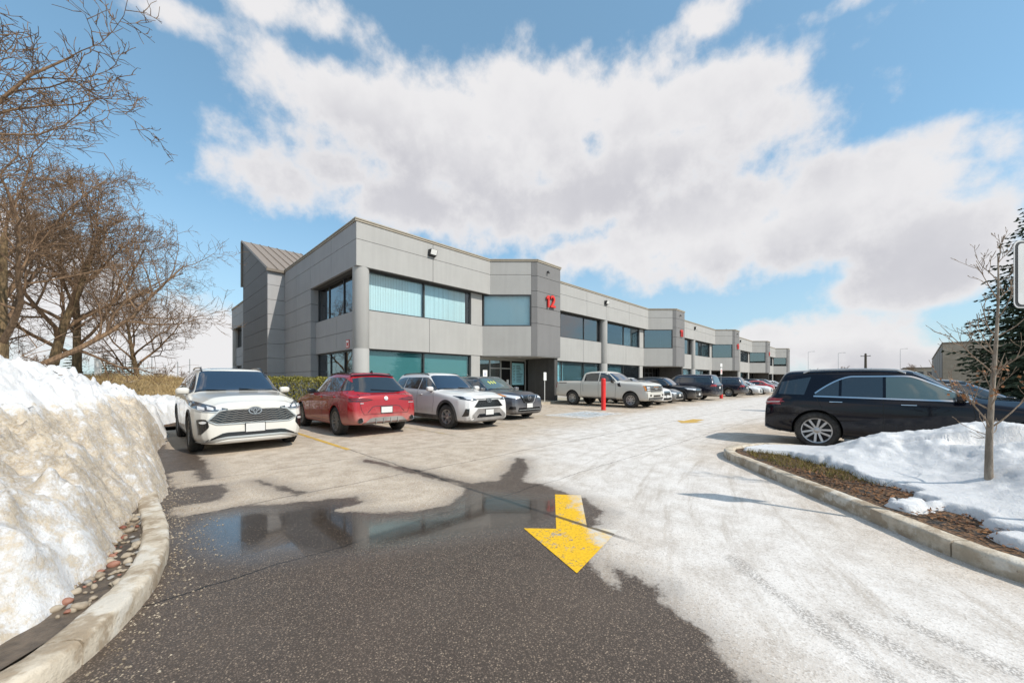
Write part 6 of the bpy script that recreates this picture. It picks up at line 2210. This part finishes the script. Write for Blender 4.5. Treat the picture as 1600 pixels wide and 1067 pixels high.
for (x, y), d, z in zip(cand, dd_, mz):
    if d < .16 or d > 1.3 or z > .20:
        continue
    green = mnoise.noise((x * 1.3, y * 1.3, 3)) + (x - 6.9) * .45 > 0
    if green:
        for q in range(2):
            h = rnd.uniform(.03, .085)
            a = rnd.uniform(0, 6.3)
            tf.add([(x - .004 * math.cos(a), y - .004 * math.sin(a), .098), (x + .004 * math.cos(a), y + .004 * math.sin(a), .098), (x + rnd.gauss(0, .035), y + rnd.gauss(0, .035), .10 + h)], [(0, 1, 2)])
    else:
        c = Vector((x, y, .105 + rnd.random() * .035))
        a = Vector((rnd.gauss(0, 1), rnd.gauss(0, 1), rnd.gauss(0, .35))).normalized() * rnd.uniform(.02, .05)
        w = a.cross(Vector((rnd.gauss(0, .4), rnd.gauss(0, .4), 1))).normalized() * rnd.uniform(.007, .018)
        lt.add([c, c + a * .5 + w, c + a, c + a * .5 - w], [(0, 1, 2, 3)])
tag(lt.build('leaf_litter', 'litter'), 'brown dead leaves along the inside of the island kerb', 'leaves', kind='stuff')
tag(tf.build('turf', 'turf'), 'matted yellow-brown turf at the pointed tip of the island', 'grass', kind='stuff')
# ------------------------------------------------------------------ street furniture and far things
mat('bollard_red', fn=speckle((.58, .012, .012), (.72, .03, .025), 5, .35, .05, 1.2, 40))
mat('sign_white', fn=speckle((.56, .56, .56), (.68, .68, .68), 4, .45, .03, 1.0, 40))
mat('sign_black', (.03, .03, .032), .5)
mat('sign_blue', (.03, .10, .38), .45)
mat('wood_pole', fn=bark_fn((.05, .04, .03), (.11, .09, .07)))
mat('brick_beige', fn=speckle((.27, .235, .185), (.37, .33, .27), 3, .9, .2, .4, 30))
mat('brick_side', fn=speckle((.22, .215, .205), (.30, .29, .275), 3, .9, .2, .4, 30))
def bollard(x, y, h, r, label, z0=0):
    o = empty('bollard', (x, y, z0))
    tag(o, label, 'bollard')
    MB().lathe([(r * 1.02, 0), (r * 1.02, .03), (r, .04), (r, h - .12), (r * .97, h - .10), (r * .97, h - .085), (r, h - .08), (r * .98, h - .05), (r * .82, h - .018), (r * .4, h - .002), (.001, h)], 28).build('sleeve', 'bollard_red', o, True)
    MB().lathe([(r * 1.01, h - .30), (r * 1.025, h - .295), (r * 1.025, h - .255), (r * 1.01, h - .25)], 28).build('band', 'bollard_red', o, True)
    MB().lathe([(r * 1.25, -.01), (r * 1.25, .012), (r * 1.0, .014)], 28).build('base_ring', 'concrete', o, True)
bollard(15.9, 9.5, 1.55, .11, 'tall plain red bollard in front of the pickup truck')
def rounded(w, h, r, n=6):
    out = []
    for cx, cz, a0 in ((w / 2 - r, h / 2 - r, 0), (-w / 2 + r, h / 2 - r, 90), (-w / 2 + r, -h / 2 + r, 180), (w / 2 - r, -h / 2 + r, 270)):
        for k in range(n + 1):
            a = R(a0 + 90 * k / n)
            out.append((cx + r * math.cos(a), cz + r * math.sin(a)))
    return out
def panel_mesh(name, w, h, r, th, m, parent, loc, y=0.0):
    pts = rounded(w, h, r)
    n = len(pts)
    v = [(a + loc[0], y - th / 2 + loc[1], b + loc[2]) for a, b in pts] + [(a + loc[0], y + th / 2 + loc[1], b + loc[2]) for a, b in pts]
    f = [tuple(range(n)), tuple(range(2 * n - 1, n - 1, -1))] + [(k, n + k, n + (k + 1) % n, (k + 1) % n) for k in range(n)]
    return mesh_obj(name, v, f, m, parent)
# big sign whose edge shows at the right of the photograph: white, thin black border, on a steel post
sg = empty('road_sign', tuple(RT * 4.56 + FW * 3.2), R(YAW - 90))
tag(sg, 'white sign with black rounded border on a post, cut by the photo edge', 'sign')
panel_mesh('panel', .50, .58, .05, .003, 'sign_white', sg, (0, 0, 2.335))
panel_mesh('border', .475, .555, .042, .003, 'sign_black', sg, (0, -.0035, 2.335))
panel_mesh('field', .445, .525, .034, .003, 'sign_white', sg, (0, -.007, 2.335))
po = MB().box((-.03, .006, -.1), (.03, .03, 2.6))
po.build('post', 'galvanised', sg)
# accessible-parking signs on slim posts in front of the doors
def small_sign(x, y, z, w, h, label, icon, rz=0.0, post_m='white_paint', zb=.13):
    o = empty('post_sign', (x, y, zb), rz)
    tag(o, label, 'sign')
    MB().tube([(0, .02, -.05), (0, .02, z - .05)], .02, 8).build('post', post_m, o, True)
    pn = panel_mesh('panel', w, h, .02, .006, 'white_paint', o, (0, -.01, z - h / 2))
    if icon:
        mb = MB()
        cz = z - h * .42
        ring = [(math.cos(R(150 + k * 240 / 11)), math.sin(R(150 + k * 240 / 11))) for k in range(12)]
        for (a, b), (c_, d) in zip(ring, ring[1:]):
            mb.add([(a * .07, -.0145, cz - .02 + b * .07), (c_ * .07, -.0145, cz - .02 + d * .07), (c_ * .045, -.0145, cz - .02 + d * .045), (a * .045, -.0145, cz - .02 + b * .045)], [(0, 1, 2, 3)])
        mb.add([(-.03, -.0145, cz), (.0, -.0145, cz), (.0, -.0145, cz + .10), (-.03, -.0145, cz + .10)], [(0, 1, 2, 3)])
        mb.add([(.001, -.0145, cz), (.06, -.0145, cz), (.06, -.0145, cz + .02), (.001, -.0145, cz + .02)], [(0, 1, 2, 3)])
        mb.build('symbol', 'sign_blue', pn)
        MB().box((-w * .38, -.0155, z - h + .04), (w * .38, -.0135, z - h + .075)).build('lettering', 'sign_black', pn)
    return o
small_sign(13.0, 14.85, 1.86, .30, .46, 'white accessible-parking sign with blue symbol before the glass entrance', True)
small_sign(17.95, 14.85, 1.82, .26, .50, 'plain white post sign beside the tailgate of the pickup truck', False)
small_sign(23.4, 14.9, 1.85, .28, .46, 'white post sign behind the row, before the second bay', True)
# sign on a post set in a red sleeve by the empty stalls
o = small_sign(33.2, 9.1, 2.45, .42, .5, 'red and white notice on a post with a red sleeve by the empty stalls', False, 0, 'galvanised', 0)
MB().lathe([(.12, 0), (.12, .62), (.10, .66), (.03, .67)], 18).build('sleeve', 'bollard_red', o, True)
MB().box((-.15, -.018, 2.06), (.15, -.0145, 2.12)).build('lettering', 'red_sign', o)
MB().box((-.12, -.018, 2.20), (.12, -.0145, 2.30)).build('lettering', 'red_sign', o)
panel_mesh('top_panel', .48, .26, .02, .006, 'white_paint', o, (0, -.01, 2.68))
MB().tube([(0, .02, 2.3), (0, .02, 2.8)], .02, 8).build('post_extension', 'galvanised', o, True)

# white utility box on the berm
ub = empty('utility_box', (-1.45, 31.2, bz(-1.45, 31.2) - .1))
tag(ub, 'narrow white utility box standing at the edge of the grass berm', 'utility box')
bevel(MB().box((-.14, -.12, 0), (.14, .12, 1.05)).build('cabinet', 'white_paint', ub), .015)
bevel(MB().box((-.17, -.15, 1.052), (.17, .15, 1.12)).build('lid', 'sign_white', ub), .015)
MB().box((.03, -.128, .35), (.06, -.1205, .6)).build('latch', 'galvanised', ub)

# warehouse and low building across the lot
wh = empty('warehouse', (68.6, -5.4, 0))
tag(wh, 'beige windowless warehouse behind the young tree', 'building')
c0, c1 = Vector((0, 0)), Vector((49, -2.4))
c2, c3 = Vector((47, -42)), Vector((-2, -40))
MB().prism([c0, c3, c2, c1], -.1, 5.85).build('wall', ['brick_beige'], wh)
cp = MB()
for a, b in ((c1, c0), (c0, c3)):
    d = (b - a).normalized()
    cp.slab(a - d * .08, b + d * .08, 5.85, 6.05, .4, -.08)
cp.build('coping', 'coping_dark', wh)
for k in range(1, 9):
    q = c0.lerp(c3, k / 9)
    MB().box((q.x - .07, q.y - .06, 0), (q.x - .005, q.y + .06, 5.8)).build('pilaster', 'brick_side', wh)
for k in range(6):
    q0, q1 = c1.lerp(c0, (k + .06) / 6), c1.lerp(c0, (k + .94) / 6)
    MB().slab(q0, q1, .1, 5.6, .08, -.06).build('side_panel', 'brick_side', wh)
lb_ = empty('low_building', (218, -16, 0))
tag(lb_, 'low flat beige building far beyond the black SUV roof', 'building')
MB().box((0, 0, 0), (22, 9.2, 6.3)).build('wall', 'brick_beige', lb_)
MB().box((-.2, -.2, 6.3), (22.2, 9.4, 6.75)).build('roof_edge', 'coping_dark', lb_)
for k in range(3):
    MB().box((-.06, 1 + k * 2.8, 3.6), (-.003, 2.8 + k * 2.8, 5.0)).build('window', 'frame', lb_)

# poles along the horizon
def pole(x, y, h, r, label, arm=True, m='wood_pole'):
    o = empty('utility_pole', (x, y, 0))
    tag(o, label, 'pole', 'poles along the horizon')
    MB().tube([(0, 0, -.3), (0, 0, h)], [r, r * .65], 8).build('post', m, o, True)
    if arm:
        MB().box((-.07, -1.2, h - .9), (.07, 1.2, h - .72)).build('crossarm', m, o)
        for q in (-1.05, .0, 1.05):
            MB().tube([(0, q, h - .72 if q else h), (0, q, h - .5 if q else h + .2)], .07, 6).build('insulator', 'galvanised', o)
    else:
        MB().tube([(0, 0, h - .05), (-.2, -1.0, h + .12), (-.2, -1.5, h + .1)], .05, 6).build('lamp_arm', m, o)
        MB().box((-.32, -2.0, h + .02), (-.08, -1.4, h + .16)).build('lamp_head', m, o)
pole(165.5, 3.3, 10.2, .42, 'thick dark utility pole above the black SUV roof')
pole(190, 20.5, 13.0, .08, 'thin light pole just past the far end of the office building', False, 'galvanised')
pole(180, 10.8, 11.5, .075, 'thin light pole between the office building and the dark pole', False, 'galvanised')
pole(205, -5.5, 13.5, .08, 'thin light pole between the dark pole and the low building', False, 'galvanised')
for k, (x, y, sc, lb) in enumerate(((150, 14.5, 1.25, 'distant leafless shrub nearest the office building end'), (165, 8.0, 1.5, 'distant leafless shrub left of the dark utility pole'), (170, 1.0, 1.3, 'distant leafless shrub right of the dark utility pole'), (212, -8.5, 1.9, 'distant leafless tree above the low building'))):
    place_tree(TS, (x, y, 0), k * 1.7, sc * 1.35, lb, 'shrub', 'leafless shrubs on the horizon', 'bare_shrub')
for k in range(7):
    pole_x = -1.0 + k * 1.25
    o = empty('fence_post', (pole_x, 64 + k * .6, 0))
    tag(o, 'thin grey post in the far line of posts behind the berm', 'post', 'thin posts behind the berm')
    MB().tube([(0, 0, -.2), (0, 0, 3.4 + .5 * (k % 3))], .05, 6).build('shaft', 'galvanised', o)
    MB().lathe([(.07, 3.3), (.07, 3.42), (.001, 3.5)], 6).build('cap', 'galvanised', o)
# planted strip with old snow beyond the far row
def strip_z(X, Y):
    d = sdf(X, Y, [(17.5, -9), (30, -9), (30, -3.9), (17.5, -3.9)])
    return np.where(d > 0, .14 + np.minimum(d, .6) * .5 * fbm(X * 1.2, Y * 1.2, 4), -.05)
tag(grid_obj('planted_strip', np.arange(17.3, 30.3, .2), np.arange(-9.2, -3.6, .2), strip_z, 'snow', {'dirt': lambda X, Y, Z: -.1 + 0 * X}), kind='structure')
